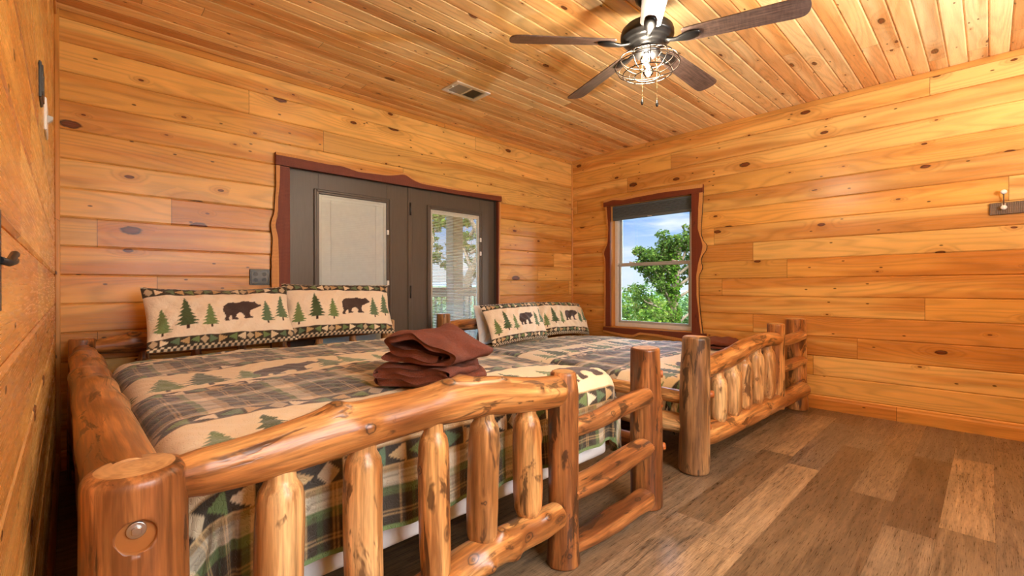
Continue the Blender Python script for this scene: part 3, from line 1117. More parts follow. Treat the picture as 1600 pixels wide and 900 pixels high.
def spindle(bed, x, y, z0, z1, r, seed, mat, lean=0.0, name='spindle'):
    Ls = z1 - z0
    nb, nt = .085 / Ls, .112 / Ls
    prof = [(0, r * .52), (nb * .45, r * .62), (nb, r * .95), (.3, r), (.7, r * 1.0), (1 - nt, r * .97), (1 - nt * .80, r * .90), (1 - nt * .60, r * .66), (1, r * .58)]
    rng = random.Random(seed)
    b = [(x + lean, y + rng.uniform(-.006, .006), z0), (x + lean * .5 + rng.uniform(-.006, .006), y + rng.uniform(-.008, .008), (z0 + z1) / 2), (x, y, z1)]
    return log(name, bed, b, prof, seed, mat, ('flat', 'flat'), 24, .014, .06,
               [(rng.uniform(.25, .75), rng.uniform(0, 6.28), .006, .018), (rng.uniform(.25, .75), rng.uniform(0, 6.28), .005, .014)], 'end_grain_pale')


# ------------------------------------------------------------------ bed beside the left wall
FB = 1.165
b1 = thing('log_bed', (1.07, 2.4, 0), 'peeled log bed against the left wall, nearest, with brown towels on its quilt', 'bed', 'peeled log beds')
bc = Vector((.088, 1.0775, .642))
bd = Vector((-.06, -.995, .06)).normalized()
p = log('corner_post', b1, [(.097, 1.165, 0), (.096, 1.163, .35), (.094, 1.160, .738)], [(0, .096), (.5, .088), (.88, .085), (1, .083)], 11, 'log_amber', ('bevel', 'bevel'), 64, .012, .035,
        [(.55, 2.2, .004, .05)], 'end_grain', None, .022)
# bore the bolt's counterbore into the post
cb = MB()
hc = bc - Vector((0, 0, .010))
cb.tube([hc - bd * .010, hc + bd * .05], [.030, .032], 48)
cut = cb.build('counterbore', 'recess_wood')
bm_ = p.modifiers.new('bore', 'BOOLEAN')
bm_.operation = 'DIFFERENCE'
bm_.solver = 'EXACT'
bm_.use_hole_tolerant = True
bm_.material_mode = 'TRANSFER'
bm_.object = cut
bpy.context.view_layer.update()
dg = bpy.context.evaluated_depsgraph_get()
nm = bpy.data.meshes.new_from_object(p.evaluated_get(dg))
p.modifiers.clear()
if len(nm.polygons) > 1000:
    p.data = nm
    co = np.empty(len(nm.vertices) * 3, np.float32)
    nm.vertices.foreach_get('co', co)
    co = co.reshape(-1, 3) + np.array(wloc(b1), np.float32) - np.array((.096, 1.163, 0), np.float32)
    kn_ = nm.attributes.get('kn') or nm.attributes.new('kn', 'FLOAT_VECTOR', 'POINT')
    kn_.data.foreach_set('vector', np.full(len(co) * 3, 4.0, np.float32))
    for k_, o_ in (('lp', np.array((5.3, 2.6, 1.2), np.float32)), ('rp', np.zeros(3, np.float32))):
        at_ = nm.attributes.get(k_) or nm.attributes.new(k_, 'FLOAT_VECTOR', 'POINT')
        at_.data.foreach_set('vector', (co + o_).ravel())
bpy.data.objects.remove(cut)
bc = bc - bd * .009
m = MB()
m.tube([bc - bd * .004, bc + bd * .0025, bc + bd * .0035], [.0150, .0150, .0138], 28)
m.build('washer', 'steel', p)
m = MB()
m.tube([bc + bd * .003, bc + bd * .009, bc + bd * .0105], [.0088, .0088, .0072], 6)
bo = m.build('bolt', 'steel', p)
bo['label'] = 'steel hex bolt head'
pi_ = log('corner_post', b1, [(1.402, 1.165, 0), (1.404, 1.168, .4), (1.398, 1.163, .755)], [(0, .066), (.15, .060), (.55, .060), (.9, .0585), (1, .048)], 12, 'log_amber', ('bevel', 'bevel'), 32, .014, .04,
          [(.08, 4.2, .006, .02), (.3, .6, .008, .02)], 'end_grain', None, .010)
po = log('corner_post', b1, [(2.075, 1.188, 0), (2.066, 1.186, .4), (2.052, 1.183, .785)], [(0, .079), (.5, .078), (1, .070)], 13, 'log_amber', ('bevel', 'bevel'), 36, .014, .035,
         [(.66, 4.9, .012, .022), (.50, 4.7, .010, .02), (.36, 5.6, .006, .02)], 'end_grain', None, .012)
plug(po, (2.108, 1.122, .655), (.5, -.86, 0), .019, .004)
plug(po, (2.128, 1.135, .29), (.72, -.69, 0), .019, .016)
plug(po, (2.075, 1.110, .51), (.1, -1, 0), .012, .008)
log('footboard_rail', b1, [(.14, 1.165, .694), (.30, 1.168, .697), (.48, 1.172, .712), (.66, 1.174, .719), (.84, 1.172, .727), (1.0, 1.168, .722), (1.15, 1.164, .703), (1.27, 1.160, .690), (1.385, 1.158, .684)],
    [(0, .040), (.05, .050), (.25, .063), (.5, .062), (.6, .067), (.85, .062), (.96, .062), (1, .050)], 14, 'log_honey', ('bevel', 'dome'), 36, .012, .05,
    [(.335, 1.45, .014, .022), (.285, .2, .018, .03), (.56, .3, .014, .035), (.62, 5.9, .014, .028), (.86, 1.1, .004, .018), (.73, .5, .008, .020)])
# gnarled lower rail
log('lower_rail', b1, [(.14, 1.165, .185), (.4, 1.17, .175), (.62, 1.160, .165), (.80, 1.158, .185), (.96, 1.162, .205), (1.10, 1.164, .200), (1.25, 1.158, .205), (1.385, 1.160, .215)],
    [(0, .05), (.2, .055), (.45, .055), (.62, .062), (.75, .056), (.9, .054), (1, .044)], 15, 'log_honey', ('bevel', 'dome'), 40, .010, .13,
    [(.55, 1.2, .018, .020), (.66, 1.7, .022, .020), (.72, .4, .022, .022), (.77, 2.2, .018, .025), (.62, .9, -.010, .03), (.82, 1.4, -.012, .03), (.45, 1.8, .014, .02), (.9, .8, .012, .02)])
for i, (x, r, mt, zb) in enumerate(((.358, .053, 'log_pale', .17), (.572, .052, 'log_pale', .15), (.790, .047, 'log_honey', .15), (.995, .052, 'log_pale', .185), (1.205, .053, 'log_honey', .195))):
    spindle(b1, x, 1.165 + .006 * math.sin(i * 2.1), zb, (.70, .712, .72, .715, .69)[i], r, 30 + i, mt, (0, 0, .005, -.012, .004)[i])
# three ladder rungs between the two right-hand posts
log('ladder_rung', b1, [(1.42, 1.150, .523), (1.60, 1.146, .528), (1.80, 1.144, .552), (2.01, 1.136, .566)], [(0, .036), (.5, .043), (.9, .042), (1, .038)], 41, 'log_amber', ('flat', 'dome'), 28, .012, .05, [(.4, 1.2, .006, .02), (.3, 3.6, .008, .016)])
log('ladder_rung', b1, [(1.42, 1.150, .285), (1.60, 1.143, .290), (1.80, 1.141, .310), (2.01, 1.136, .326)], [(0, .046), (.5, .052), (.9, .050), (1, .042)], 42, 'log_amber', ('flat', 'dome'), 30, .012, .06, [(.62, 3.7, .008, .02)], flat=(0.45, .42))
log('ladder_rung', b1, [(1.42, 1.150, .068), (1.58, 1.144, .062), (1.80, 1.141, .072), (2.01, 1.136, .084)], [(0, .040), (.5, .050), (.75, .046), (.9, .052), (1, .042)], 43, 'log_amber', ('flat', 'dome'), 30, .012, .08, [(.7, 4.2, .012, .022), (.8, .4, .012, .03)], flat=(0.3, .6))
# side rails and the headboard
log('side_rail', b1, [(.086, 1.20, .674), (.075, 1.7, .690), (.068, 2.3, .700), (.062, 3.0, .712), (.058, 3.62, .715)], [(0, .068), (.3, .066), (.6, .060), (.8, .058), (.93, .050), (1, .046)], 16, 'log_honey', ('flat', 'dome'), 40, .012, .05,
    [(.42, .5, .010, .06), (.55, 5.4, .016, .04), (.66, .8, .012, .05), (.78, 5.6, .018, .04), (.86, .4, .012, .04), (.30, 1.0, .010, .05), (.62, 1.9, .022, .03), (.8, 1.6, .014, .04)])
log('side_rail', b1, [(.075, 1.20, .35), (.068, 2.4, .345), (.06, 3.62, .35)], .052, 17, 'log_amber', ('flat', 'flat'), 26, .03, .06)
log('side_rail', b1, [(2.092, 1.22, .285), (2.092, 2.4, .28), (2.075, 3.62, .285)], .048, 18, 'log_honey', ('flat', 'flat'), 26, .03, .06)
HB = 3.66
log('headboard_post', b1, [(.055, HB - .03, 0), (.055, HB - .03, .4), (.056, HB - .03, .795)], [(0, .066), (1, .058)], 19, 'log_amber', ('bevel', 'bevel'), 30, .02, .05)
log('headboard_post', b1, [(2.02, HB, 0), (2.015, HB, .4), (2.012, HB, .80)], [(0, .066), (1, .058)], 20, 'log_pale', ('bevel', 'bevel'), 30, .02, .04)
log('headboard_rail', b1, [(.08, HB, .735), (.6, HB + .01, .745), (1.3, HB, .74), (1.99, HB, .735)], [(0, .038), (.1, .058), (.5, .06), (.9, .056), (1, .040)], 21, 'log_honey', ('flat', 'flat'), 28, .02, .07, [(.06, 5.0, .02, .04), (.11, 0.3, .02, .05)])
log('headboard_rail', b1, [(.08, HB, .35), (1.0, HB, .345), (1.99, HB, .35)], .052, 22, 'log_honey', ('flat', 'flat'), 26, .03, .06)
for i in range(6):
    spindle(b1, .34 + i * .27, HB, .36, .72, .044, 50 + i, 'log_honey', 0, 'headboard_spindle')

# ------------------------------------------------------------------ bed beside the right wall
b2 = thing('log_bed', (3.65, 2.4, 0), 'peeled log bed under the window, farther one, against the right wall', 'bed', 'peeled log beds')
F2 = 1.18
q1 = log('corner_post', b2, [(2.638, F2 + .025, 0), (2.640, F2 + .02, .4), (2.648, F2 + .015, .795)], [(0, .083), (.1, .086), (.6, .084), (1, .076)], 61, 'log_grey', ('bevel', 'bevel'), 36, .014, .035, [(.4, .7, .006, .03)], 'end_grain', None, .018)
plug(q1, (2.700, 1.138, .455), (.66, -.75, 0), .022, .022)
plug(q1, (2.708, 1.140, .265), (.72, -.69, 0), .022, .003)
log('corner_post', b2, [(4.005, F2 - .005, .13), (4.0, F2 - .01, .45), (3.99, F2 - .015, .795)], [(0, .066), (.4, .067), (1, .062)], 62, 'log_honey', ('flat', 'bevel'), 30, .014, .035)
q3 = log('corner_post', b2, [(4.668, F2 + .02, 0), (4.660, F2 + .02, .4), (4.645, F2 + .02, .80)], [(0, .098), (.2, .086), (.6, .086), (1, .082)], 63, 'log_honey', ('bevel', 'bevel'), 36, .014, .045, [(.3, 4.0, .012, .06)])
log('footboard_rail', b2, [(2.68, F2, .592), (2.86, F2 - .01, .615), (3.10, F2 - .02, .635), (3.34, F2 - .02, .672), (3.6, F2 - .02, .690), (3.85, F2 - .02, .682), (4.03, F2 - .03, .668)],
    [(0, .060), (.3, .062), (.6, .056), (.85, .054), (1, .048)], 64, 'log_honey', ('flat', 'dome'), 32, .014, .05, [(.3, .4, .012, .04), (.45, 3.5, .010, .03)])
log('lower_rail', b2, [(2.66, F2, .205), (3.2, F2 - .02, .195), (3.9, F2 - .02, .185), (4.62, F2 - .055, .195)], [(0, .052), (.06, .066), (.14, .066), (.5, .066), (1, .064)], 65, 'log_honey', ('flat', 'dome'), 30, .016, .05,
    [(.12, 3.8, .010, .04), (.5, 1.0, .01, .04)])
for i, x in enumerate((2.885, 3.095, 3.315, 3.55, 3.785)):
    spindle(b2, x, F2 - .01, .20, (.60, .62, .655, .68, .68)[i], (.058, .060, .062, .058, .060)[i], 70 + i, 'log_pale', (.02, .012, 0, .01, .012)[i])
log('ladder_rung', b2, [(3.99, F2 - .02, .645), (4.3, F2 - .03, .648), (4.60, F2 - .05, .662)], [(0, .040), (.6, .044), (1, .04)], 81, 'log_honey', ('flat', 'dome'), 26, .014, .05)
log('ladder_rung', b2, [(3.99, F2 - .02, .440), (4.3, F2 - .03, .442), (4.60, F2 - .05, .452)], [(0, .046), (.6, .050), (1, .046)], 82, 'log_honey', ('flat', 'dome'), 26, .014, .05, flat=(0.2, .5))
log('side_rail', b2, [(2.635, 1.23, .425), (2.635, 2.4, .43), (2.62, 3.62, .43)], [(0, .040), (.04, .042), (1, .042)], 83, 'log_honey', ('flat', 'flat'), 26, .02, .06)
log('side_rail', b2, [(2.635, 1.23, .265), (2.635, 2.4, .27), (2.62, 3.62, .27)], [(0, .056), (.06, .060), (1, .056)], 84, 'log_pale', ('flat', 'flat'), 26, .02, .08)
log('headboard_post', b2, [(2.585, HB - .02, 0), (2.59, HB - .02, .4), (2.592, HB - .02, .832)], [(0, .072), (1, .066)], 85, 'log_grey', ('bevel', 'bevel'), 30, .02, .06)
log('headboard_post', b2, [(4.68, HB, 0), (4.68, HB, .4), (4.68, HB, .80)], [(0, .066), (1, .06)], 86, 'log_pale', ('bevel', 'bevel'), 28, .02, .04)
log('headboard_rail', b2, [(2.62, HB - .02, .705), (3.0, HB - .015, .712), (3.9, HB, .71), (4.66, HB, .705)], [(0, .045), (.03, .058), (.5, .055), (1, .045)], 87, 'log_honey', ('flat', 'flat'), 28, .02, .06)
log('headboard_rail', b2, [(2.62, HB - .02, .30), (3.6, HB, .30), (4.66, HB, .30)], .05, 88, 'log_honey', ('flat', 'flat'), 24, .03, .06)
for i in range(4):
    spindle(b2, 2.815 + i * .25, HB - .015, .31, .70, .044, 90 + i, 'log_honey', 0, 'headboard_spindle')


# ------------------------------------------------------------------ mattresses and box spring
def soft_box(name, lo, hi, r, mat, label, cat, group=None, piping=None):
    m = MB()
    cx, cy = (lo[0] + hi[0]) / 2, (lo[1] + hi[1]) / 2
    def ring(ins, z):
        pts = []
        x0, x1, y0, y1 = lo[0] + ins, hi[0] - ins, lo[1] + ins, hi[1] - ins
        rc = .07
        for (px, py, a0) in ((x1 - rc, y1 - rc, 0), (x0 + rc, y1 - rc, 90), (x0 + rc, y0 + rc, 180), (x1 - rc, y0 + rc, 270)):
            for k in range(9):
                a = math.radians(a0 + k * 90 / 8)
                pts.append((px + rc * math.cos(a), py + rc * math.sin(a), z))
        return pts
    rows = []
    for k in range(7):
        a = PI / 2 * k / 6
        rows.append(ring(r * (1 - math.sin(a)), lo[2] + r * (1 - math.cos(a))))
    for k in range(7):
        a = PI / 2 * k / 6
        rows.append(ring(r * (1 - math.cos(a)), hi[2] - r * (1 - math.sin(a))))
    n = len(rows[0])
    V = [p for q in rows for p in q]
    F = [(i * n + k, i * n + (k + 1) % n, (i + 1) * n + (k + 1) % n, (i + 1) * n + k) for i in range(len(rows) - 1) for k in range(n)]
    F += [tuple(range(n))[::-1], tuple((len(rows) - 1) * n + k for k in range(n))]
    m.raw(V, F, 0, None, True)
    o = m.build(name, mat)
    return tag(o, label, cat, group)


soft_box('box_spring', (.212, 1.324, .255), (1.965, 3.54, .425), .015, 'box_fabric', 'white box spring showing below the nearest quilt hem', 'box spring')
soft_box('mattress', (.215, 1.372, .427), (1.965, 3.56, .636), .06, 'white_linen', 'white mattress under the nearest quilt, on the box spring', 'mattress', 'mattresses under the quilts')
soft_box('mattress', (2.79, 1.43, .235), (4.60, 3.56, .466), .06, 'white_linen', 'white mattress under the quilt of the farther bed by the window', 'mattress', 'mattresses under the quilts')


# ------------------------------------------------------------------ printed cloth patterns
CREAM = np.array(L255(232, 216, 186))
TAN = np.array(L255(196, 164, 116))
DARK = np.array(L255(62, 54, 44))
GREEN = np.array(L255(112, 134, 84))
GREEN2 = np.array(L255(98, 122, 92))
DKGREEN = np.array(L255(74, 92, 60))
BROWN = np.array(L255(72, 58, 54))
TRUNK = np.array(L255(62, 44, 38))
BEAR = [(540, 232), (555, 220), (585, 215), (610, 220), (635, 213), (660, 218), (680, 222), (695, 220), (703, 218), (708, 224), (722, 236), (737, 241), (736, 250), (720, 256), (705, 262), (690, 270), (675, 275), (668, 290), (665, 305), (668, 318), (682, 325), (678, 330), (640, 332), (632, 328), (636, 310), (628, 295), (618, 288), (600, 295), (592, 305), (588, 318), (600, 325), (598, 332), (570, 333), (565, 325), (568, 310), (560, 305), (552, 315), (548, 328), (555, 335), (545, 338), (530, 336), (527, 325), (538, 308), (530, 290), (526, 270), (530, 245)]
BEAR = np.array([((x - 632) / 126, (338 - y) / 126) for x, y in BEAR])     # unit height, centred


def in_poly(x, y, P):
    r = np.zeros(x.shape, bool)
    j = len(P) - 1
    for i in range(len(P)):
        (xi, yi), (xj, yj) = P[i], P[j]
        c = ((yi > y) != (yj > y)) & (x < (xj - xi) * (y - yi) / (yj - yi + 1e-12) + xi)
        r ^= c
        j = i
    return r


def tree_masks(x, y, cx, y0, h, seed=0):
    """conifer with drooping tiers; returns (foliage, trunk) masks"""
    t = 1 - (y - y0 - h * .12) / (h * .88)          # 0 at the tip, 1 at the lowest boughs
    n = 7.0
    dx = x - cx
    sd = np.where(dx > 0, .37, 0.0)
    tt = t + .05 * np.abs(dx) / (h * .3)
    k = tt * n + sd
    fr = k - np.floor(k)
    W = h * .31 * np.clip(t, 0, 1) ** .85
    w = W * (.50 + .50 * fr)
    fol = (t > 0) & (t < 1.0) & (np.abs(dx) < w)
    tr = (y > y0) & (y < y0 + h * .3) & (np.abs(dx) < h * .03)
    return fol, tr & ~fol


def put(col, mask, c):
    col[mask] = c


def border(a, eta, period, seed=0):
    """geometric patch border: eta across 0..1, a along (m). dark ground, triangles and diamonds"""
    col = np.empty(a.shape + (3,))
    col[:] = DARK
    k = np.floor(a / period).astype(int)
    f = a / period - k
    e = np.abs(eta - .5)
    left = (k % 6) < 3
    tri = np.where(left, e < .44 * f, e < .44 * (1 - f)) & (f > .06) & (f < .94)
    dia = (k % 5 == 4)
    dm = (np.abs(f - .5) + e) < .46
    m = np.where(dia, dm, tri)
    pal = np.array([GREEN, CREAM, GREEN2, TAN])
    c = pal[k % 4]
    c = np.where(dia[..., None], np.array(L255(190, 170, 138)), c)
    col = np.where(m[..., None], c, col)
    return col


def plaid(a, s):
    def thread(q):
        p = np.mod(q, .29) / .29
        c = np.empty(q.shape + (3,))
        c[:] = DARK
        for lo, hi, cc in ((.36, .44, GREEN), (.44, .60, CREAM * .95), (.60, .68, TAN), (.0, .05, DKGREEN)):
            c[(p >= lo) & (p < hi)] = cc
        for l in (.16, .195, .85, .885):
            c[np.abs(p - l) < .0085] = TAN
        return c
    A, S = thread(a), thread(s)
    h1 = np.sin(np.floor(s / .0055) * 12.9898 + np.floor(a / .09) * 4.1) * 43758.5453
    w = (.36 + .34 * (h1 - np.floor(h1)))[..., None]
    return A * w + S * (1 - w)


def quilt_color(a, s, W):
    col = np.empty(a.shape + (3,))
    col[:] = CREAM
    bands = [(-.1, .188, 'p'), (.188, .262, 'b'), (.262, .66, 'm'), (.66, .74, 'b'), (.74, 1.22, 'p'), (1.22, 1.30, 'b'), (1.30, 1.68, 'm'), (1.68, 1.76, 'b'), (1.76, 2.16, 'p'), (2.16, 2.24, 'b'), (2.24, 3.2, 'm')]
    for lo, hi, kd in bands:
        mk = (s >= lo) & (s < hi)
        if not mk.any():
            continue
        aa, ss_ = a[mk], s[mk]
        if kd == 'p':
            c = plaid(aa, ss_)
        elif kd == 'b':
            c = border(aa, (ss_ - lo) / (hi - lo), .072)
            ed = (np.abs(ss_ - lo) < .006) | (np.abs(ss_ - hi) < .006)
            c[ed] = TAN * .9
        else:
            c = np.empty(aa.shape + (3,))
            c[:] = np.array(L255(238, 220, 182))
            per = 1.02
            k = np.floor((aa + 3.06) / per)
            q = aa + 3.06 - k * per
            hh = min(hi - lo, .38)
            for cx, h, cc in ((.10, .72, GREEN), (.25, .90, DKGREEN), (.42, .70, GREEN), (.80, .74, GREEN2), (.93, .88, GREEN)):
                f, tr = tree_masks(q, ss_ - lo, cx, hh * .05, hh * h)
                c[f] = cc
                c[tr] = TRUNK
            bs = hh * .52
            c[in_poly((q - .61) / bs, (ss_ - lo - hh * .12) / bs, BEAR)] = BROWN
        col[mk] = c
    edge = (s < .012)
    col[edge] = GREEN
    return col


def quilt(name, x0, x1, y0, y1, top, drop_f, drop_l, drop_r, rho, step, seed, label, group):
    """cloth laid over a mattress: flat coordinates (a, s) are the fabric's own; it bends over rounded edges and hangs."""
    rng = np.random.RandomState(seed)
    na = int((x1 - x0 + drop_l + drop_r) / step)
    nsn = int((y1 - y0 + drop_f) / step)
    a = np.linspace(x0 - drop_l, x1 + drop_r, na)
    s = np.linspace(y0 - drop_f, y1, nsn)
    A, S = np.meshgrid(a, s)
    rin = rho
    cx = np.clip(A, x0 + rin, x1 - rin)
    cy = np.maximum(S, y0 + rin)
    dx, dy = A - cx, S - cy
    m_ = np.sqrt(dx * dx + dy * dy) + 1e-9
    nx, ny = dx / m_, dy / m_
    rb = .10                                     # bend radius of the top edge
    fl = rin - rb * .62                          # flat part before the bend
    e = np.maximum(m_ - fl, 0)
    ang = np.minimum(e / rb, PI / 2)
    g = np.where(m_ < fl, m_, fl + rb * np.sin(ang))
    h = np.where(m_ < fl, 0, rb * (1 - np.cos(ang)))
    hang = np.maximum(e - rb * PI / 2, 0)
    h = h + hang
    per = A * np.abs(ny) + S * np.abs(nx)
    corner = 2 * np.abs(nx * ny)
    rp = (.007 * np.sin(per * 21 + seed) + .007 * np.sin(per * 37 + 1.3 * seed + 4 * hang)) * np.clip(hang / .12, 0, 1)
    rp = rp + corner * .020 * np.sin(np.arctan2(ny, nx) * 9 + seed) * np.clip(hang / .10, 0, 1)
    g = g + hang * .05 + rp
    X = cx + nx * g
    Y = cy + ny * g
    Z = top - h
    lumps = .006 * np.sin(A * 5.1 + S * 2.3 + seed) + .005 * np.sin(A * 2.2 - S * 6.7) + .004 * np.sin(A * 11 + S * 9.0)
    puff = .0022 * np.sin(A * 62 + 1.5 * np.sin(S * 20)) * np.sin(S * 60 + 1.5 * np.sin(A * 23))
    Z = Z + (lumps + puff) * np.clip(1 - h / .1, 0, 1)
    # cushiony crown towards the middle
    Z = Z + .018 * np.clip(1 - ((A - (x0 + x1) / 2) / ((x1 - x0) / 2)) ** 2, 0, 1) * np.clip((S - y0) / .5, 0, 1)
    col = quilt_color(A - x0, S - (y0 - drop_f), x1 - x0)
    idx = np.arange(na * nsn).reshape(nsn, na)
    F = np.stack([idx[:-1, :-1], idx[:-1, 1:], idx[1:, 1:], idx[1:, :-1]], -1).reshape(-1, 4)
    hm = hang.ravel()
    F = F[hm[F].max(1) < max(drop_f, drop_l, drop_r) * .98]
    V = np.stack([X, Y, Z], -1).reshape(-1, 3)
    used = np.zeros(len(V), bool)
    used[F.ravel()] = True
    remap = np.cumsum(used) - 1
    F = remap[F]
    V = V[used]
    UVq = np.stack([A, S], -1).reshape(-1, 2)[used]
    colr = col.reshape(-1, 3)[used]
    o = mesh_np(name, V, F, 'quilt_fabric', None, True, None, UVq, None, colr)
    return tag(o, label, 'quilt', group)


quilt('quilt', .196, 1.985, 1.315, 3.34, .668, .318, .30, .33, .10, .0055, 3, 'patchwork quilt with bears, pines and plaid on the nearest bed by the left wall', 'bear and pine patchwork quilts')
quilt('quilt', 2.768, 4.630, 1.385, 3.44, .500, .25, .24, .20, .10, .009, 5, 'patchwork quilt on the farther bed below the window, greyish in the daylight', 'bear and pine patchwork quilts')


# ------------------------------------------------------------------ pillows in printed shams
def sham_color(u, v, W, Hh, seed):
    """u,v 0..1 over the front"""
    x, y = u * W, v * Hh
    col = np.empty(u.shape + (3,))
    col[:] = np.array(L255(238, 224, 200))
    bh = .17
    for lo, hi in ((.045, .045 + bh * .72), (1 - bh * .95, 1 - .03)):
        mk = (v >= lo) & (v < hi)
        col[mk] = border(x[mk] + seed * .05, (v[mk] - lo) / (hi - lo), Hh * bh * .72)
    for lo, hi in ((-.1, .045), (.97, 1.1)):
        mk = (v >= lo) & (v < hi)
        ch = (np.floor(x[mk] / .016) + np.floor(y[mk] / .010)) % 2 > .5
        col[mk] = np.where(ch[:, None], CREAM * .9, DARK)
    y0 = .045 + bh * .72
    pan = 1 - bh * .95 - y0
    for cx, bot, h, cc in ((.085, .07, .62, GREEN), (.235, .20, .76, DKGREEN), (.385, .17, .62, GREEN), (.795, .22, .62, GREEN2), (.925, .30, .68, GREEN2)):
        f, tr = tree_masks(x, y, cx * W, (y0 + pan * bot * .8) * Hh, pan * h * Hh)
        col[f] = cc
        col[tr] = TRUNK
    bs = pan * .50 * Hh
    col[in_poly((x - .615 * W) / bs, (y - (y0 + pan * .27) * Hh) / bs, BEAR)] = BROWN
    return col


def cushion(name, W, Hh, T, base, tilt, yaw, roll, mats, seed, label, cat, group, printed=True, loc_up=0.0):
    rng = np.random.RandomState(seed)
    nu, nv = 150, 90
    u = np.linspace(-1, 1, nu)
    v = np.linspace(-1, 1, nv)
    U, Vv = np.meshgrid(u, v)
    bow = 1 - .055 * (1 - U ** 2) ** 1.2
    bow2 = 1 - .045 * (1 - Vv ** 2) ** 1.2
    X = U * W / 2 * bow2
    Y = Vv * Hh / 2 * bow
    th = T / 2 * (np.clip(1 - np.abs(U) ** 3.2, 0, 1) * np.clip(1 - np.abs(Vv) ** 2.8, 0, 1)) ** .55
    ph = rng.rand(8) * 6.28
    wr = .006 * np.sin(U * 9 + Vv * 4 + ph[0]) * np.sin(Vv * 6 + ph[1]) + .004 * np.sin(U * 15 - Vv * 9 + ph[2]) + .003 * np.sin(U * 28 + 3 * np.sin(Vv * 5 + ph[3]))
    edge = np.clip(th / (T * .22), 0, 1)
    pf = .0016 * np.sin(U * 75 + 2 * np.sin(Vv * 18)) * np.sin(Vv * 45 + 2 * np.sin(U * 22))
    flop = .018 * np.sin(U * 2.2 + ph[4]) * (np.abs(Vv) ** 3) + .02 * (U ** 4) * np.sin(ph[5]) * Vv ** 2
    Zf = th + (wr + pf) * edge + flop
    Zb = -th * .8 + flop
    Vf = np.stack([X, Y, Zf], -1).reshape(-1, 3)
    Vb = np.stack([X, Y, Zb - .002], -1).reshape(-1, 3)
    n = nu * nv
    idx = np.arange(n).reshape(nv, nu)
    Ff = np.stack([idx[:-1, :-1], idx[:-1, 1:], idx[1:, 1:], idx[1:, :-1]], -1).reshape(-1, 4)
    Fb = Ff[:, ::-1] + n
    rim = []
    loop = list(idx[0, :]) + list(idx[1:, -1]) + list(idx[-1, ::-1][1:]) + list(idx[::-1, 0][1:])
    for i in range(len(loop) - 1):
        rim.append((loop[i + 1], loop[i], loop[i] + n, loop[i + 1] + n))
    F = np.vstack([Ff, Fb, np.array(rim)])
    P = np.vstack([Vf, Vb])
    P[:, 1] += Hh / 2
    if printed:
        cf = sham_color((U + 1) / 2, (Vv + 1) / 2, W, Hh, seed).reshape(-1, 3)
        cb = np.tile(TAN, (n, 1))
    else:
        cf = cb = np.tile(np.array([.78, .78, .78]), (n, 1))
    Rm = Matrix.Rotation(yaw, 3, 'Z') @ Matrix.Rotation(PI / 2 - tilt, 3, 'X') @ Matrix.Rotation(roll, 3, 'Z')
    P = P @ np.array(Rm).T
    P = P + np.array(base)
    UVp = np.vstack([np.stack([(U + 1) / 2 * W, (Vv + 1) / 2 * Hh], -1).reshape(-1, 2)] * 2)
    o = mesh_np(name, P, F, mats, None, True, None, UVp, None, np.vstack([cf, cb]))
    return tag(o, label, cat, group)


GP = 'bear and pine print pillows'
cushion('pillow', .83, .415, .17, (.730, 3.345, .708), math.radians(26), math.radians(1), math.radians(1.0), 'sham_fabric', 4, 'bear and pine print pillow at the head of the nearest bed, beside the left wall', 'pillow', GP)
cushion('pillow', .83, .425, .17, (1.520, 3.425, .712), math.radians(22), math.radians(-2), math.radians(-1.5), 'sham_fabric', 9, 'bear and pine print pillow on the nearest bed, in front of the left glass door', 'pillow', GP)
cushion('pillow', .84, .43, .16, (3.33, 3.295, .526), math.radians(24), math.radians(2), math.radians(1.5), 'sham_fabric', 14, 'bear and pine print pillow on the farther bed, in front of the right glass door', 'pillow', GP)
cushion('pillow', .80, .42, .16, (4.165, 3.39, .530), math.radians(27), math.radians(-3), math.radians(-3.0), 'sham_fabric', 23, 'bear and pine print pillow on the farther bed, in the corner by the window', 'pillow', GP)
cushion('pillow', .72, .40, .08, (3.26, 3.488, .515), math.radians(13), math.radians(2), 0, 'white_linen', 31, 'plain white pillow standing behind the bear pillow on the farther bed', 'pillow', None, False)


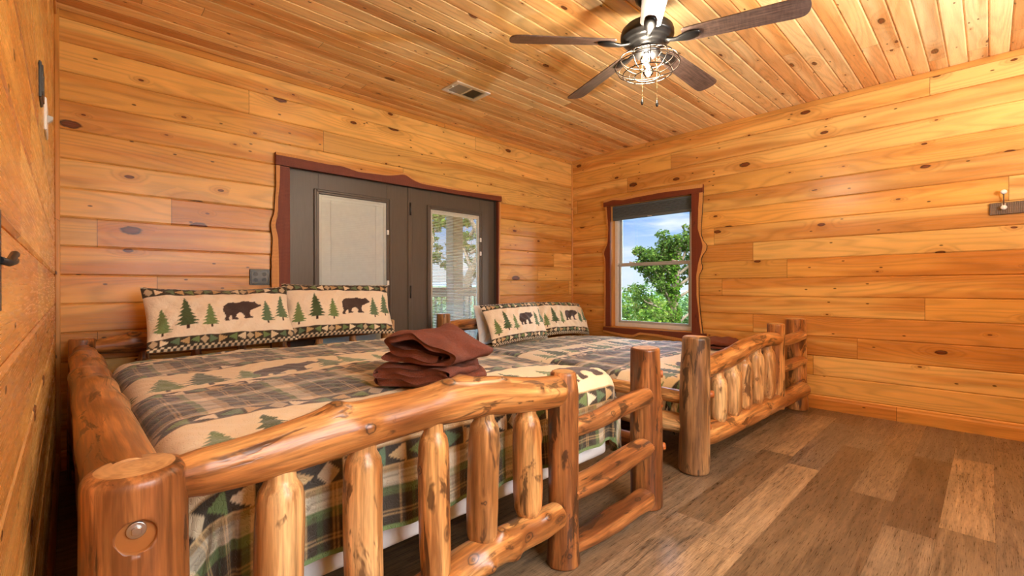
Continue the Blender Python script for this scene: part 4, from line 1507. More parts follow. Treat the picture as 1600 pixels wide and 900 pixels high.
# ------------------------------------------------------------------ folded towels
def ribbon(name, prof, th, q0, q1, origin, axis_ang, seed, mats, label, cat, group=None, nq=26, droop=0.0, lift=0.0, zs=1.0):
    """a thick cloth band whose section follows prof (p, z), extruded along the q axis; p axis at axis_ang from +X."""
    rng = np.random.RandomState(seed)
    C = catmull([(p_, z_ * zs) for p_, z_ in prof], 110)
    T = np.gradient(C, axis=0)
    T /= np.linalg.norm(T, axis=1)[:, None]
    N = np.stack([-T[:, 1], T[:, 0]], 1)
    outer, inner = C + N * th / 2, C - N * th / 2
    e0 = [C[0] - T[0] * th * .45 + N[0] * th * .25 * s_ for s_ in (-1, 1)]
    e1 = [C[-1] + T[-1] * th * .45 + N[-1] * th * .25 * s_ for s_ in (1, -1)]
    sec = np.vstack([outer, np.array(e1), inner[::-1], np.array(e0)])
    ns = len(sec)
    n = 110
    qs = np.linspace(q0, q1, nq)
    ph = rng.rand(10) * 6.28
    V = []
    for i, q in enumerate(qs):
        t = (q - q0) / (q1 - q0)
        rnd = 1 - .10 * (abs(2 * t - 1) ** 5)
        sx = 1 + .05 * math.sin(q * 17 + ph[0]) + .03 * math.sin(q * 31 + ph[1])
        for (p, z) in sec:
            w = .006 * math.sin(p * 24 + q * 19 + ph[2]) + .004 * math.sin(p * 43 - q * 30 + ph[3]) + .003 * math.sin(q * 70 + z * 60 + ph[4])
            zz = z * rnd * (1 + .04 * math.sin(q * 14 + p * 9 + ph[5])) + w * min(1, z / .03) + lift * t * z / .1 - droop * max(0, p) * z * 4
            pp = p * sx + .012 * math.sin(q * 22 + z * 40 + ph[6])
            qq = q + .010 * math.sin(p * 30 + z * 50 + ph[7]) + .008 * math.sin(z * 90 + ph[8])
            V.append((pp, qq, max(zz, .001)))
    F = []
    for i in range(nq - 1):
        for k in range(ns):
            F.append((i * ns + k, i * ns + (k + 1) % ns, (i + 1) * ns + (k + 1) % ns, (i + 1) * ns + k))
    for i, rv in ((0, True), (nq - 1, False)):
        b = i * ns
        for k in range(n - 1):
            f = (b + k, b + k + 1, b + (n + 2 + n - 2 - k), b + (n + 2 + n - 1 - k))
            F.append(f if rv else f[::-1])
    V = np.array(V)
    ca, sa = math.cos(axis_ang), math.sin(axis_ang)
    Wd = np.stack([origin[0] + V[:, 0] * ca - V[:, 1] * sa, origin[1] + V[:, 0] * sa + V[:, 1] * ca, origin[2] + V[:, 2]], 1)
    return tag(mesh_np(name, Wd, F, mats, None, True), label, cat, group)


TA = math.radians(-38)
ribbon('folded_towel', [(.15, .078), (0, .080), (-.12, .074), (-.172, .060), (-.165, .050), (-.13, .047), (0, .047), (.13, .048), (.172, .036), (.165, .022), (.13, .017), (0, .016), (-.13, .016), (-.175, .018)], .030, -.15, .15,
       (1.10, 1.62, .692), math.radians(-62), 5, 'brown_terry', 'folded brown towel lying flat at the bottom of the stack on the nearest bed', 'towel', 'brown towels on the nearest bed', zs=.84)
ribbon('folded_towel', [(.10, .050), (.0, .046), (-.07, .047), (-.12, .058), (-.138, .082), (-.12, .108), (-.07, .126), (0, .136), (.06, .128), (.13, .098), (.168, .062), (.165, .030), (.13, .016), (0, .015), (-.10, .018), (-.14, .030)], .029, -.145, .135,
       (1.115, 1.62, .784), math.radians(-72), 8, 'brown_terry', 'folded brown towel with an open loop, topmost of the stack on the nearest bed', 'towel', 'brown towels on the nearest bed', droop=.3, zs=.86)
ribbon('folded_towel', [(.13, .075), (0, .078), (-.11, .072), (-.15, .055), (-.11, .043), (0, .044), (.12, .045), (.155, .030), (.12, .013), (0, .013), (-.13, .013)], .022, -.13, .12,
       (4.36, 1.72, .520), math.radians(20), 12, 'brown_terry', 'folded dark brown towel on the farther bed, behind its footboard rail', 'towel')


# ------------------------------------------------------------------ ceiling fan
FX, FYc = 2.308, 1.315
fan = thing('ceiling_fan', (FX, FYc, H), 'five-blade ceiling fan with dark walnut blades and a wire cage light', 'ceiling fan')
m = MB()
m.lathe([(.0, 0), (.070, 0), (.072, -.012), (.070, -.045), (.060, -.075), (.040, -.095), (.022, -.102), (0, -.102)], (FX, FYc, H), 40)
m.build('canopy', 'bronze_dark', fan)
m = MB()
m.lathe([(.0125, -.09), (.0125, -.20)], (FX, FYc, H), 16)
m.lathe([(.0, -.165), (.024, -.165), (.030, -.180), (.032, -.20), (0, -.20)], (FX, FYc, H), 24)
m.build('downrod', 'bronze_dark', fan)
m = MB()
z = H - .195
m.lathe([(.0, 0), (.05, -.002), (.085, -.010), (.120, -.026), (.138, -.045), (.143, -.062), (.143, -.085), (.138, -.092), (.132, -.094), (.128, -.104), (.118, -.110), (.110, -.112), (.106, -.122), (.094, -.128), (.086, -.130), (.082, -.140), (.070, -.146), (0, -.146)], (FX, FYc, z), 48)
mot = m.build('motor_housing', 'bronze_dark', fan)
ZB = 2.432
for k in range(5):
    ang = math.radians(70.5 + 72 * k)
    pit = math.radians(-12)
    Rz = Matrix.Translation((FX, FYc, ZB)) @ Matrix.Rotation(ang, 4, 'Z') @ Matrix.Rotation(math.radians(1.6), 4, 'Y') @ Matrix.Rotation(pit, 4, 'X')
    # outline of the blade
    r0_, r1_ = .185, .765
    top_, bot_ = [], []
    xs = np.concatenate([np.linspace(r0_, r0_ + .02, 5)[:-1], np.linspace(r0_ + .02, r1_ - .075, 14)[:-1], r1_ - .075 + .075 * np.sin(np.linspace(0, PI / 2, 12))])
    for x in xs:
        hw = np.interp(x, [r0_, r1_ - .075], [.052, .068])
        if x > r1_ - .075:
            q = (x - (r1_ - .075)) / .075
            hw = .068 * max(0, 1 - q ** 5) ** .5 * .97 + .068 * .03 * (1 - q)
        if x < r0_ + .02:
            q = (r0_ + .02 - x) / .02
            hw *= 1 - .22 * q ** 2
        top_.append((x, hw))
        bot_.append((x, -hw))
    poly = top_ + bot_[::-1]
    m = MB()
    n = len(poly)
    Vv, lp = [], []
    for zz, ins in ((-.0032, .0015), (-.002, 0), (.002, 0), (.0032, .0015)):
        for (x, y) in poly:
            yy = y - math.copysign(min(ins, abs(y)), y)
            Vv.append(tuple(Rz @ Vector((x, yy, zz))))
            lp.append((x + k * 1.7, y + k * .31, zz))
    F = [(j * n + i, j * n + (i + 1) % n, (j + 1) * n + (i + 1) % n, (j + 1) * n + i) for j in range(3) for i in range(n)]
    nh = len(top_)
    for j, rv in ((0, True), (3, False)):
        for i in range(nh - 1):
            f = (j * n + i, j * n + i + 1, j * n + n - 2 - i, j * n + n - 1 - i)
            F.append(f if rv else f[::-1])
    m.raw(Vv, F, 0, None, False)
    bl = m.build('blade', 'blade_walnut', fan, attrs={'lp': lp})
    # cast bracket: arm from the motor widening to a rounded shoe under the blade
    m = MB()
    rows = [(.085, .016, .010, -.002), (.12, .013, .009, -.010), (.155, .014, .010, -.016), (.185, .026, .011, -.014), (.215, .033, .012, -.012), (.245, .030, .011, -.011), (.268, .022, .008, -.009), (.278, .010, .004, -.007)]
    Vb = []
    for (x, w, h, zc) in rows:
        for a in range(14):
            t = 2 * PI * a / 14
            Vb.append(tuple(Rz @ Vector((x, w * math.cos(t), zc + h * math.sin(t)))))
    Fb = [(i * 14 + a, i * 14 + (a + 1) % 14, (i + 1) * 14 + (a + 1) % 14, (i + 1) * 14 + a) for i in range(len(rows) - 1) for a in range(14)]
    Fb += [tuple(range(14))[::-1], tuple((len(rows) - 1) * 14 + a for a in range(14))]
    m.raw(Vb, Fb, 0, None, True)
    m.build('blade_bracket', 'bronze_dark', bl)
# light kit
ZL = H - .335
m = MB()
m.lathe([(0, .0), (.055, .0), (.066, -.006), (.069, -.02), (.069, -.035), (.060, -.043), (.045, -.046), (0, -.046)], (FX, FYc, ZL), 40)
kit = m.build('light_kit', 'bronze_dark', fan)
cage = MB()
prof = [(.075, -.028), (.105, -.036), (.140, -.052), (.166, -.076), (.172, -.098), (.160, -.122), (.130, -.142), (.095, -.153), (.068, -.157)]
pc = catmull([(a, b, 0) for a, b in prof], 40)
for k in range(12):
    a = 2 * PI * k / 12 + .1
    cage.tube([(FX + r_ * math.cos(a), FYc + r_ * math.sin(a), ZL + z_) for r_, z_, _ in pc], .0026, 7)
for r_, z_ in ((.075, -.028), (.140, -.052), (.172, -.098), (.130, -.142), (.068, -.157)):
    cage.tube([(FX + r_ * math.cos(t), FYc + r_ * math.sin(t), ZL + z_) for t in np.linspace(0, 2 * PI, 56, endpoint=False)], .0028, 7, closed=True)
cage.build('wire_cage', 'cage_wire', kit)
bulbs = []
for k in range(2):
    a = math.radians(205 + 180 * k)
    d = Vector((math.cos(a) * .62, math.sin(a) * .62, -.78)).normalized()
    c0 = Vector((FX + math.cos(a) * .030, FYc + math.sin(a) * .030, ZL - .040))
    m = MB()
    m.tube([c0 - d * .012, c0 + d * .026, c0 + d * .030], [.016, .016, .013], 18)
    m.build('lamp_socket', 'bronze_dark', kit)
    m = MB()
    pts, rs = [], []
    for t, r_ in ((0, .012), (.012, .013), (.022, .019), (.034, .026), (.047, .030), (.059, .028), (.068, .020), (.0735, .010), (.075, .002)):
        pts.append(c0 + d * (.028 + t))
        rs.append(r_)
    m.tube(pts, rs, 20)
    b = m.build('bulb', 'bulb_glass', kit)
    m = MB()
    q = d.orthogonal().normalized()
    q2 = d.cross(q)
    pp = []
    for i in range(25):
        t = 2 * PI * i / 24
        pp.append(c0 + d * (.05 + .022 * (i % 2)) + (q * math.cos(t) + q2 * math.sin(t)) * .008)
    m.tube(pp, .0011, 5)
    m.build('filament', 'filament', b)
    bulbs.append(c0 + d * .070)
for (px, py, zl, sgn) in ((2.375, 1.385, 2.165, 1), (2.39, 1.30, 2.135, -1)):
    m = MB()
    z = ZL - .03
    while z > zl:
        m.lathe([(0, .0016), (.0013, .0009), (.0016, 0), (.0013, -.0009), (0, -.0016)], (px, py, z), 6)
        z -= .0042
    m.tube([(px, py, ZL - .03), (px, py, zl)], .0005, 4)
    ch = m.build('pull_chain', 'brass_dark', fan)
    m = MB()
    m.lathe([(0, 0), (.003, -.001), (.004, -.006), (.0075, -.016), (.0085, -.024), (.006, -.033), (.002, -.038), (0, -.038)], (px, py, zl), 14)
    m.build('pull_knob', 'bronze_dark', ch)

# ------------------------------------------------------------------ ceiling register
vt = thing('ceiling_vent', (2.42, 3.07, H), 'white two-panel air register in the pine ceiling', 'vent')
vx0, vx1, vy0, vy1 = 2.245, 2.600, 2.955, 3.178
m = MB()
zc = H - .010
rect = lambda a, b, c, d: m.box((a, c, zc), (b, d, H + .001), .003)
rect(vx0, vx1, vy0, vy0 + .036)
rect(vx0, vx1, vy1 - .036, vy1)
rect(vx0, vx0 + .045, vy0 + .034, vy1 - .034)
rect(vx1 - .045, vx1, vy0 + .034, vy1 - .034)
rect((vx0 + vx1) / 2 - .012, (vx0 + vx1) / 2 + .012, vy0 + .034, vy1 - .034)
fr = m.build('frame', 'white_enamel', vt)
for side, (a, b) in enumerate(((vx0 + .045, (vx0 + vx1) / 2 - .012), ((vx0 + vx1) / 2 + .012, vx1 - .045))):
    m = MB()
    n = 13
    for i in range(n):
        x = a + (b - a) * (i + .5) / n
        sl = .0055 * (1 if side == 0 else -1)
        m.prism([(x - sl, H - .002), (x - sl + .0014, H - .002), (x + sl + .0014, H - .0095), (x + sl, H - .0095)], 1, vy0 + .034, vy1 - .034)
    # the prism axis puts z second: build the louvre bank
    m.build('louvre', 'vinyl_grey', vt)
m = MB()
m.box((vx0 + .04, vy0 + .03, H - .0015), (vx1 - .04, vy1 - .03, H - .0005))
m.build('duct_shade', 'vent_shadow', vt)  # flat sheet; the shade inside the vent is put into its grey
m = MB()
m.box((vx0 + .012, vy0 + .085, H - .020), (vx0 + .028, vy0 + .120, H - .009), .002)
m.build('damper_lever', 'white_enamel', vt)

# ------------------------------------------------------------------ wall plates
op = thing('outlet_plate', (1.045, D, 1.165), 'black embossed outlet plate on the back wall left of the door casing', 'outlet')
m = MB()
x0, x1, z0, z1 = .972, 1.112, 1.105, 1.225
yo = D - .008
m.box((x0, yo, z0), (x1, D + .002, z1), .004)
pl = m.build('plate', 'black_gloss', op)
for cx in (1.012, 1.072):
    for zc_ in (1.143, 1.187):
        m = MB()
        pts = [(cx + .017 * math.cos(t) * (1 if abs(math.cos(t)) < .85 else .92), zc_ + .0145 * math.sin(t)) for t in np.linspace(0, 2 * PI, 24, endpoint=False)]
        m.prism([(p_[0], p_[1]) for p_ in pts], 1, yo - .003, yo + .001)
        m.build('socket_face', 'black_iron', op)
m = MB()
rect_frame(m, x0 + .010, x1 - .010, z0 + .010, z1 - .010, .005, yb(yo - .003, yo + .001), .0015)
m.build('raised_border', 'black_gloss', op)

sw = thing('light_switch', (L, 2.24, 1.68), 'white light switch plate on the left wall near the back corner', 'light switch')
m = MB()
m.box((L - .002, 2.145, 1.605), (L + .007, 2.30, 1.712), .003)
m.build('plate', 'white_enamel', sw)
m = MB()
m.prism([(L + .006, 1.640), (L + .020, 1.655), (L + .021, 1.665), (L + .006, 1.668)], 1, 2.20, 2.222)
m.build('toggle', 'vinyl_grey', sw)
bp = thing('wall_plate', (L, 1.84, 1.7), 'slim black plate on the left wall, before the white light switch', 'wall plate')
m = MB()
m.box((L - .002, 1.78, 1.602), (L + .006, 1.885, 1.702), .003)
m.build('plate', 'black_iron', bp)
m = MB()
rect_frame(m, 1.788, 1.877, 1.61, 1.694, .010, xb(L + .004, L + .009), .002)
m.build('raised_rim', 'black_gloss', bp)
hk = thing('wall_hook', (L, .82, 1.11), 'black two-pronged iron hook on the left wall at the picture edge', 'hook')
m = MB()
m.box((L - .001, .70, 1.06), (L + .005, .73, 1.17), .002)
m.build('back_plate', 'black_iron', hk)
for zz in (1.118, 1.126):
    m = MB()
    m.tube([(L + .004, .715, 1.115), (L + .010, .74, 1.113), (L + .012, .77, zz - .002), (L + .010, .80 + (zz - 1.118) * 1.5, zz)], [.004, .004, .0038, .0045], 10)
    m.build('prong', 'black_iron', hk)

# coat rack at the right edge
rk = thing('hook_rack', (R, -.3, 1.63), 'weathered board coat rack with white knob hooks on the right wall', 'coat rack')
m = MB()
m.box((R - .020, -.72, 1.593), (R + .001, .003, 1.678), .003)
m.U = [(v[1], v[2]) for v in m.V]
m.build('board', 'barn_board', rk)
for yh in (-.068, -.30, -.53):
    m = MB()
    m.box((R - .024, yh - .011, 1.625), (R - .019, yh + .011, 1.672), .002)
    m.tube([(R - .022, yh, 1.655), (R - .030, yh, 1.70), (R - .048, yh, 1.735), (R - .062, yh, 1.742)], [.0045, .0045, .004, .005], 10)
    m.tube([(R - .022, yh, 1.640), (R - .040, yh, 1.628), (R - .052, yh, 1.634)], [.0045, .004, .005], 10)
    h = m.build('double_hook', 'steel', rk)
    for (xx, zz) in ((R - .070, 1.745), (R - .060, 1.637)):
        m = MB()
        m.lathe([(0, -.012), (.008, -.011), (.015, -.005), (.017, .002), (.013, .009), (.006, .012), (0, .0125)], (xx, yh, zz), 20, axis='x')
        m.build('knob', 'ceramic', h)

# ------------------------------------------------------------------ outside: porch
PY = 5.55
m = MB()
for i in range(16):
    m.box((-1.0, D + .16 + i * .122, -.05), (8.5, D + .16 + i * .122 + .117, -.02), .003)
tag(m.build('porch_deck', 'deck_wood', None, (3, 4.8, -.05)), kind='structure')
m = MB()
m.box((-1.0, D + .10, 2.62), (8.5, PY + .45, 2.70), .003)
m.box((-1.0, PY - .06, 2.42), (8.5, PY + .08, 2.64), .004)
tag(m.build('porch_roof', 'soffit', None, (3, 4.8, 2.6)), kind='structure')
pp_ = thing('porch_post', (4.02, PY - .18, -.02), 'square wooden porch post seen through the right glass door', 'post')
m = MB()
m.box((3.935, PY - .27, -.02), (4.11, PY - .09, 2.62), .006)
m.build('shaft', 'deck_post', pp_)
m = MB()
m.box((3.92, PY - .285, -.02), (4.125, PY - .075, .10), .006)
m.build('base_block', 'deck_post', pp_)
rl = thing('porch_railing', (4.2, PY, -.02), 'wooden porch railing with dark balusters beyond the right glass door', 'railing')
m = MB()
m.box((2.3, PY - .07, 1.035), (5.9, PY + .07, 1.075), .005)
m.box((2.3, PY - .02, .945), (5.9, PY + .02, 1.035), .004)
m.build('top_rail', 'deck_wood', rl)
m = MB()
m.box((2.3, PY - .02, .08), (5.9, PY + .02, .16), .004)
m.build('bottom_rail', 'deck_wood', rl)
m = MB()
m.box((-.011, PY - .011, .15), (.011, PY + .011, .95), .002)
bal = m.build('baluster', 'black_iron', rl)
b0 = bal.location.copy()
for i in range(34):
    x = 2.36 + i * .104
    o = bal if i == 0 else bal.copy()
    if i:
        COL.objects.link(o)
        o.parent = rl
    o.location = (x - 0.0, b0[1], b0[2])

# ------------------------------------------------------------------ outside: trees and land
def leaf_cloud(name, centers, radii, n, size, mat, seed, parent=None, flat=.8, trunk_pts=None):
    rng = np.random.RandomState(seed)
    C = np.array(centers, float)
    Rr = np.array(radii, float)
    w = Rr ** 2
    k = rng.choice(len(C), n, p=w / w.sum())
    d = rng.randn(n, 3)
    d /= np.linalg.norm(d, axis=1)[:, None]
    rad = Rr[k] * rng.uniform(.25, 1.0, n) ** .5
    P = C[k] + d * rad[:, None] * np.array([1, 1, flat])
    nrm = rng.randn(n, 3) * .75 + d * .5 + np.array([0, 0, .7])
    nrm /= np.linalg.norm(nrm, axis=1)[:, None]
    t = np.cross(nrm, rng.randn(n, 3))
    t /= np.linalg.norm(t, axis=1)[:, None]
    b = np.cross(nrm, t)
    s = size * rng.uniform(.6, 1.25, n)[:, None]
    ww = s * .34
    droop = nrm * s * .12
    V = np.stack([P - t * s * .5 - droop, P + b * ww - t * s * .05, P + t * s * .5 - droop, P - b * ww - t * s * .05], 1).reshape(-1, 3)
    F = np.arange(n * 4).reshape(-1, 4)
    shade_ = np.repeat(np.clip(rng.beta(2.2, 2.2, n), 0, 1), 4)
    col = np.stack([shade_] * 3, 1)
    return mesh_np(name, V, F, mat, parent, False, None, None, None, col)


def branchy(m, p0, d0, length, r, depth, rng, tips, spread=.6):
    n = 6
    pts, rs = [Vector(p0)], [r]
    d = Vector(d0).normalized()
    for i in range(n):
        d = (d + Vector((rng.uniform(-1, 1), rng.uniform(-1, 1), rng.uniform(-.5, .9))) * .16).normalized()
        pts.append(pts[-1] + d * length / n)
        rs.append(max(.006, r * (1 - .75 * (i + 1) / n)))
    m.tube(pts, rs, 7, caps=False)
    if depth == 0:
        tips.append((pts[-1], length * .55))
        tips.append((pts[3], length * .4))
        return
    for i in (2, 3, 4, 5, 6):
        if rng.random() < .88:
            dd = (d + Vector((rng.uniform(-1, 1), rng.uniform(-1, 1), rng.uniform(-.2, .9))) * spread * 1.5).normalized()
            branchy(m, pts[i], dd, length * rng.uniform(.45, .7), rs[i] * .75, depth - 1, rng, tips, spread)


def at_px(px, f):          # ground-plan point along the sight line used only for siting the trees
    t = (px - 800) / 719.4
    return (f * (.7201 * t + .6938), f * (.7201 - .6938 * t))


# main tree beyond the window
tx, ty = at_px(1052, 15.0)
tr = thing('leafy_tree', (tx, ty, -4), 'tall leafy tree with a vine-covered trunk beyond the bedroom window', 'tree')
rng = random.Random(7)
m = MB()
tp = [(tx - .02, ty + .02, -4), (tx, ty, -1), (tx, ty, .3), (tx + .04, ty - .05, 1.2), (tx + .08, ty - .1, 1.9), (tx + .1, ty - .2, 2.6)]
m.tube([tuple(q) for q in catmull(tp, 20)], list(np.linspace(.20, .06, 20)), 10, caps=False)
tips = []
import itertools
left = Vector((-.72, .69, 0))
for z0, dd, ln in ((.1, (-.9, .9, .75), 1.25), (.5, (-.8, .9, .8), 1.35), (.9, (-.7, 1.0, .8), 1.2), (1.3, (-.8, .7, .9), 1.05), (.7, (.8, -.8, .6), 1.6), (1.1, (.7, -.9, .8), 1.6), (1.5, (-.3, .5, 1.0), .95), (1.8, (.4, -.3, 1.0), .95), (-.2, (.9, -.6, .5), 1.7), (2.0, (-.6, .4, .8), .6), (.8, (.8, .6, .6), 1.4), (.3, (-.4, .3, .8), 1.3), (1.5, (.7, -.6, .7), 1.2)):
    branchy(m, (tx + .06 * z0, ty - .1 * z0, z0), dd, ln, .055, 1, rng, tips, .5)
m.build('trunk', 'tree_bark', tr)
leaf_cloud('foliage', [tuple(t[0]) for t in tips], [max(.22, t[1] * .48) for t in tips], 9500, .105, 'leaves_tree', 3, tr)
vc = [(tx - .03, ty, -2.2 + i * .30) for i in range(15)]
leaf_cloud('trunk_vine', vc, [.20 + .05 * (i % 3) for i in range(15)], 5200, .10, 'leaves_vine', 4, tr, 1.0)
# shrubs and small trees below the window line
rs = np.random.RandomState(21)
SHR = ((972, 17.5, 1.5, 1.0, 0, 'bright green bushy shrub at the left edge of the window view'),
       (1008, 15.0, 1.25, .75, 0, 'bright green round shrub left of the vine-covered trunk, in the window view'),
       (1030, 19.5, 1.4, 1.0, 0, 'tall green shrub close behind the vine-covered trunk, in the window view'),
       (1000, 23.0, 2.0, 1.5, 1, 'muted green tree farther back at the left of the window view'),
       (1086, 23.5, 1.8, 1.0, 1, 'muted green shrub right of the vine-covered trunk, in the window view'),
       (1076, 10.8, .8, .25, 0, 'low leafy shrub at the foot of the vine-covered trunk, right side'),
       (960, 11.0, .8, .35, 0, 'low leafy shrub at the bottom left of the window view'),
       (1028, 12.9, .85, .10, 0, 'low yellow-green shrub at the bottom middle of the window view'))
for i, (px, f, w, top_z, mt, lab) in enumerate(SHR):
    x, y = at_px(px, f)
    root = thing('leafy_shrub', (x, y, -4), lab, 'shrub', 'greenery below the window view')
    cs, rr = [], []
    for k in range(14):
        a = rs.rand() * 6.28
        q = rs.rand() ** .6
        cz = top_z - w * .35 - rs.rand() * w * 1.5
        cs.append((x + math.cos(a) * w * .7 * q, y + math.sin(a) * w * .7 * q, cz))
        rr.append(w * rs.uniform(.28, .48))
    cs.append((x, y, top_z - w * .4))
    rr.append(w * .4)
    leaf_cloud('foliage', cs, rr, 3600, .115 if mt == 0 else .17, ('leaves_shrub', 'leaves_far')[mt], 40 + i, root)
    m = MB()
    m.tube([(x, y, -4), (x + .05, y, -2), (x, y + .05, top_z - w)], [.12, .09, .04], 8)
    for k in range(0, 12, 2):
        m.tube([(x, y, top_z - w * 1.5 - .3), ((x + cs[k][0]) / 2, (y + cs[k][1]) / 2, cs[k][2] - .3), cs[k]], [.04, .03, .012], 6)
    m.build('trunk', 'tree_bark', root)
# trees beyond the porch
for i, (px, f, w, top_z, n) in enumerate(((655, 11.0, 1.2, 3.0, 2600), (735, 12.5, 1.3, 2.6, 2400), (686, 14.5, 1.5, .9, 3000), (738, 18, 1.6, .9, 3000), (655, 18.5, 1.6, .9, 2600))):
    x, y = at_px(px, f)
    hi_ = i < 2
    root = thing('porch_side_tree', (x, y, -4), ('loose leafy tree with a bending branch beyond the porch, right of the post', 'loose leafy tree beyond the porch, left of the post')[1 - i] if hi_ else ('low green bush behind the porch railing, beside the post', 'low green bush behind the porch railing, at the right of the glass', 'low green bush behind the porch railing, at the left of the glass')[i - 2], 'tree' if hi_ else 'shrub', None if hi_ else 'bushes behind the porch railing')
    m = MB()
    tips = []
    rng = random.Random(60 + i)
    if hi_:
        m.tube([tuple(q) for q in catmull([(x, y, -4), (x + .1, y, -1), (x - .1, y + .1, 1.0), (x + .2, y - .2, 2.2), (x - .2, y, 3.2)], 18)], list(np.linspace(.17, .05, 18)), 8, caps=False)
        for z0 in (.6, 1.1, 1.6, 2.0, 2.5, 2.9):
            branchy(m, (x, y, z0), (rng.uniform(-1, 1), rng.uniform(-1, 1), .4), 1.5, .05, 1, rng, tips, .6)
        leaf_cloud('foliage', [tuple(t[0]) for t in tips], [max(.15, t[1] * .3) for t in tips], n, .13, 'leaves_tree', 80 + i, root)
    else:
        cs = [(x + rng.uniform(-1, 1) * w, y + rng.uniform(-.6, .6) * w, top_z - .5 - rng.random() * 2.2) for _ in range(18)]
        m.tube([(x, y, -4), (x, y, -1)], [.12, .08], 8)
        leaf_cloud('foliage', cs, [.5 + .3 * rng.random() for _ in cs], n, .18, 'leaves_shrub', 80 + i, root)
    m.build('trunk', 'tree_bark', root)

# falling meadow and distant ridges
def terrain(name, x0, x1, y0, y1, z, amp, mat, n=40, seed=1):
    rng = np.random.RandomState(seed)
    xs, ys = np.linspace(x0, x1, n), np.linspace(y0, y1, n)
    X, Y = np.meshgrid(xs, ys)
    ph = rng.rand(6) * 6
    k = 6.28 / (x1 - x0)
    Z = z + amp * (.5 * np.sin(X * k * 2 + ph[0]) * np.cos(Y * k * 1.4 + ph[1]) + .3 * np.sin(X * k * 5 + Y * k * 4 + ph[2]) + .2 * np.sin(Y * k * 9 + ph[3]) + .12 * np.sin(X * k * 17 + ph[4]) * np.sin(Y * k * 15 + ph[5]))
    idx = np.arange(n * n).reshape(n, n)
    F = np.stack([idx[:-1, :-1], idx[:-1, 1:], idx[1:, 1:], idx[1:, :-1]], -1).reshape(-1, 4)
    return tag(mesh_np(name, np.stack([X, Y, Z], -1).reshape(-1, 3), F, mat, None, True, loc=(0, 0, z)), kind='structure')


terrain('meadow_ground', -80, 140, -80, 140, -4.6, .8, 'meadow')
hl = []
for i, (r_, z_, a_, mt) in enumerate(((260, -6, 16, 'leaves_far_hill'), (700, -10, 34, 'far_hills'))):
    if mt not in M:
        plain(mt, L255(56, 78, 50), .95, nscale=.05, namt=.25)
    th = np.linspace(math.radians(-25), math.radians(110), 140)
    rng = np.random.RandomState(90 + i)
    prof_ = a_ * (.38 + .22 * np.sin(th * 7 + rng.rand() * 6) + .12 * np.sin(th * 17 + rng.rand() * 6) + .05 * np.sin(th * 41 + rng.rand() * 6) + .025 * rng.randn(140))
    V, F = [], []
    n = 140
    for j, (dr, hf) in enumerate(((-.25, 0), (-.1, .55), (0, 1.0), (.12, .6), (.3, 0))):
        for k in range(n):
            rr_ = r_ * (1 + dr)
            V.append((rr_ * math.cos(th[k]), rr_ * math.sin(th[k]), z_ + max(0, prof_[k]) * hf))
    for j in range(4):
        for k in range(n - 1):
            F.append((j * n + k, j * n + k + 1, (j + 1) * n + k + 1, (j + 1) * n + k))
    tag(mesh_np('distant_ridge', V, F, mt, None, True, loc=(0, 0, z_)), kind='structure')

# ------------------------------------------------------------------ sky, lamps, camera
W = bpy.data.worlds.new('World')
SC.world = W
W.use_nodes = True
t = W.node_tree
t.nodes.clear()
nn = lambda ty: t.nodes.new(ty)
out = nn('ShaderNodeOutputWorld')
bg = nn('ShaderNodeBackground')
tc = nn('ShaderNodeTexCoord')
sp = nn('ShaderNodeSeparateXYZ')
t.links.new(tc.outputs['Generated'], sp.inputs[0])
cr = nn('ShaderNodeValToRGB')
els = cr.color_ramp.elements
while len(els) < 5:
    els.new(.5)
for e, (p_, c_) in zip(els, ((0.0, L255(205, 216, 228)), (.03, L255(206, 220, 238)), (.14, L255(128, 170, 228)), (.40, L255(128, 170, 228)), (1.0, L255(190, 210, 236)))):
    e.position = p_
    e.color = (*c_, 1)
t.links.new(sp.outputs[2], cr.inputs[0])
mp = nn('ShaderNodeMapping')
mp.inputs['Scale'].default_value = (2.2, 2.2, 11.0)
t.links.new(tc.outputs['Generated'], mp.inputs[0])
nz = nn('ShaderNodeTexNoise')
nz.inputs['Scale'].default_value = 1.6
nz.inputs['Detail'].default_value = 5.0
nz.inputs['Roughness'].default_value = .55
t.links.new(mp.outputs[0], nz.inputs[0])
mr = nn('ShaderNodeMapRange')
mr.inputs[1].default_value = .46
mr.inputs[2].default_value = .66
t.links.new(nz.outputs[0], mr.inputs[0])
mx = nn('ShaderNodeMix')
mx.data_type = 'RGBA'
t.links.new(mr.outputs[0], mx.inputs[0])
t.links.new(cr.outputs[0], mx.inputs[6])
mx.inputs[7].default_value = (.86, .89, .93, 1)
st_ = nn('ShaderNodeMapRange')          # high sky brightened above the view to light the room, softer near the horizon
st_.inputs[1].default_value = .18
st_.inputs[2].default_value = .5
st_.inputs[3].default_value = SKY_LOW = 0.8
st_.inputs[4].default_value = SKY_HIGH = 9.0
t.links.new(sp.outputs[2], st_.inputs[0])
wz = nn('ShaderNodeMapRange')
wz.interpolation_type = 'SMOOTHSTEP'
wz.inputs[1].default_value = .15
wz.inputs[2].default_value = -.45
t.links.new(sp.outputs[1], wz.inputs[0])
mx2 = nn('ShaderNodeMix')
mx2.data_type = 'RGBA'
t.links.new(wz.outputs[0], mx2.inputs[0])
t.links.new(mx.outputs[2], mx2.inputs[6])
mx2.inputs[7].default_value = (.88, .90, .92, 1)
t.links.new(mx2.outputs[2], bg.inputs[0])
az = nn('ShaderNodeMapRange')             # extra sky brightness added behind the camera, fill light through the window there
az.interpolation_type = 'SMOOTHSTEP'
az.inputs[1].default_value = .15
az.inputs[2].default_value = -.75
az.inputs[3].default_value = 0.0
az.inputs[4].default_value = REAR_FILL = 3.5
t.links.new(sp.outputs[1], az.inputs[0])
sm_ = nn('ShaderNodeMath')
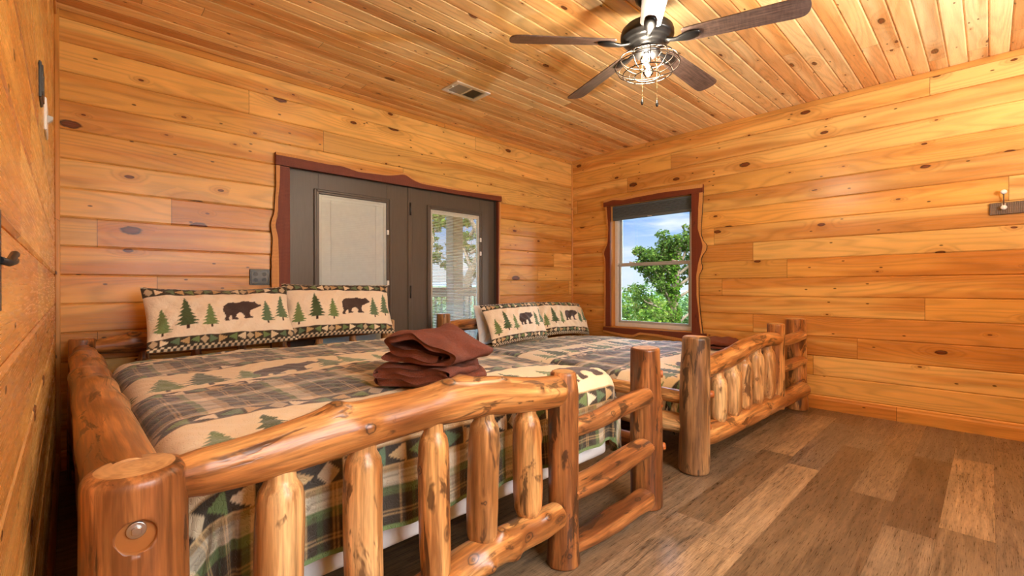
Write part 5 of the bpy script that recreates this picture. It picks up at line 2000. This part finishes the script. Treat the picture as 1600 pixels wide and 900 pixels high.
sm_.operation = 'ADD'
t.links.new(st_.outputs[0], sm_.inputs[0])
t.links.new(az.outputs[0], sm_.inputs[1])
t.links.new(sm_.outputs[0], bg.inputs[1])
t.links.new(bg.outputs[0], out.inputs[0])

sd = bpy.data.lights.new('sun', 'SUN')
sd.energy = 2.0
sd.angle = math.radians(3)
sd.color = (1, .95, .86)
so = bpy.data.objects.new('sun', sd)
so.location = (-10, 0, 14)
so.rotation_euler = Vector((.66, .0, -.75)).to_track_quat('-Z', 'Y').to_euler()
COL.objects.link(so)
for i, c in enumerate(bulbs):
    ld = bpy.data.lights.new('bulb_light', 'POINT')
    ld.energy = 13
    ld.color = (1.0, .93, .83)
    ld.shadow_soft_size = .024
    lo = bpy.data.objects.new('bulb_light', ld)
    lo.location = c
    COL.objects.link(lo)

cd = bpy.data.cameras.new('camera')
cam = bpy.data.objects.new('camera', cd)
COL.objects.link(cam)
cd.sensor_width = 36.0
cd.sensor_fit = 'HORIZONTAL'
cd.lens = 719.44 / 1600 * 36
cd.clip_start = .01
cd.clip_end = 3000
yaw, pit, rol = [math.radians(q) for q in (43.936, -.1235, -.1414)]
fw = Vector((math.sin(yaw) * math.cos(pit), math.cos(yaw) * math.cos(pit), math.sin(pit)))
r0 = Vector((math.cos(yaw), -math.sin(yaw), 0))
u0 = r0.cross(fw)
rv = r0 * math.cos(rol) + u0 * math.sin(rol)
uv_ = -r0 * math.sin(rol) + u0 * math.cos(rol)
mw = Matrix((rv, uv_, -fw)).transposed().to_4x4()
mw.translation = (0, 0, CAM_H)
cam.matrix_world = mw
SC.camera = cam

# fill uplight added behind the camera, out of view, bounced off the ceiling
sc_ = thing('fill_uplight', (2.65, FY, 1.6), kind='structure')
m = MB()
m.lathe([(.0, 0), (.05, .004), (.10, .03), (.135, .075), (.150, .125), (.146, .126), (.130, .078), (.096, .036), (.05, .010), (0, .007)], (2.65, FY + .17, 1.50), 36)
m.box((2.59, FY - .002, 1.47), (2.71, FY + .03, 1.65), .006)
m.box((2.63, FY + .01, 1.52), (2.67, FY + .08, 1.56), .004)
m.build('bowl', 'bronze_dark', sc_)
ld = bpy.data.lights.new('fill_light', 'POINT')
ld.energy = 185
ld.color = (.82, .91, 1.0)
ld.shadow_soft_size = .05
lo = bpy.data.objects.new('fill_light', ld)
lo.location = (2.65, FY + .17, 1.61)
COL.objects.link(lo)

vs = SC.view_settings
vs.view_transform = 'Standard'
vs.look = 'None'
vs.gamma = 1.0
vs.use_curve_mapping = False
vs.exposure = 0.88
SC.cycles.max_bounces = 10
SC.cycles.diffuse_bounces = 5
SC.cycles.glossy_bounces = 4
SC.cycles.transparent_max_bounces = 24
SC.cycles.transmission_bounces = 8
SC.cycles.caustics_reflective = False
SC.cycles.caustics_refractive = False
SC.cycles.sample_clamp_indirect = 8.0
SC.cycles.use_denoising = True
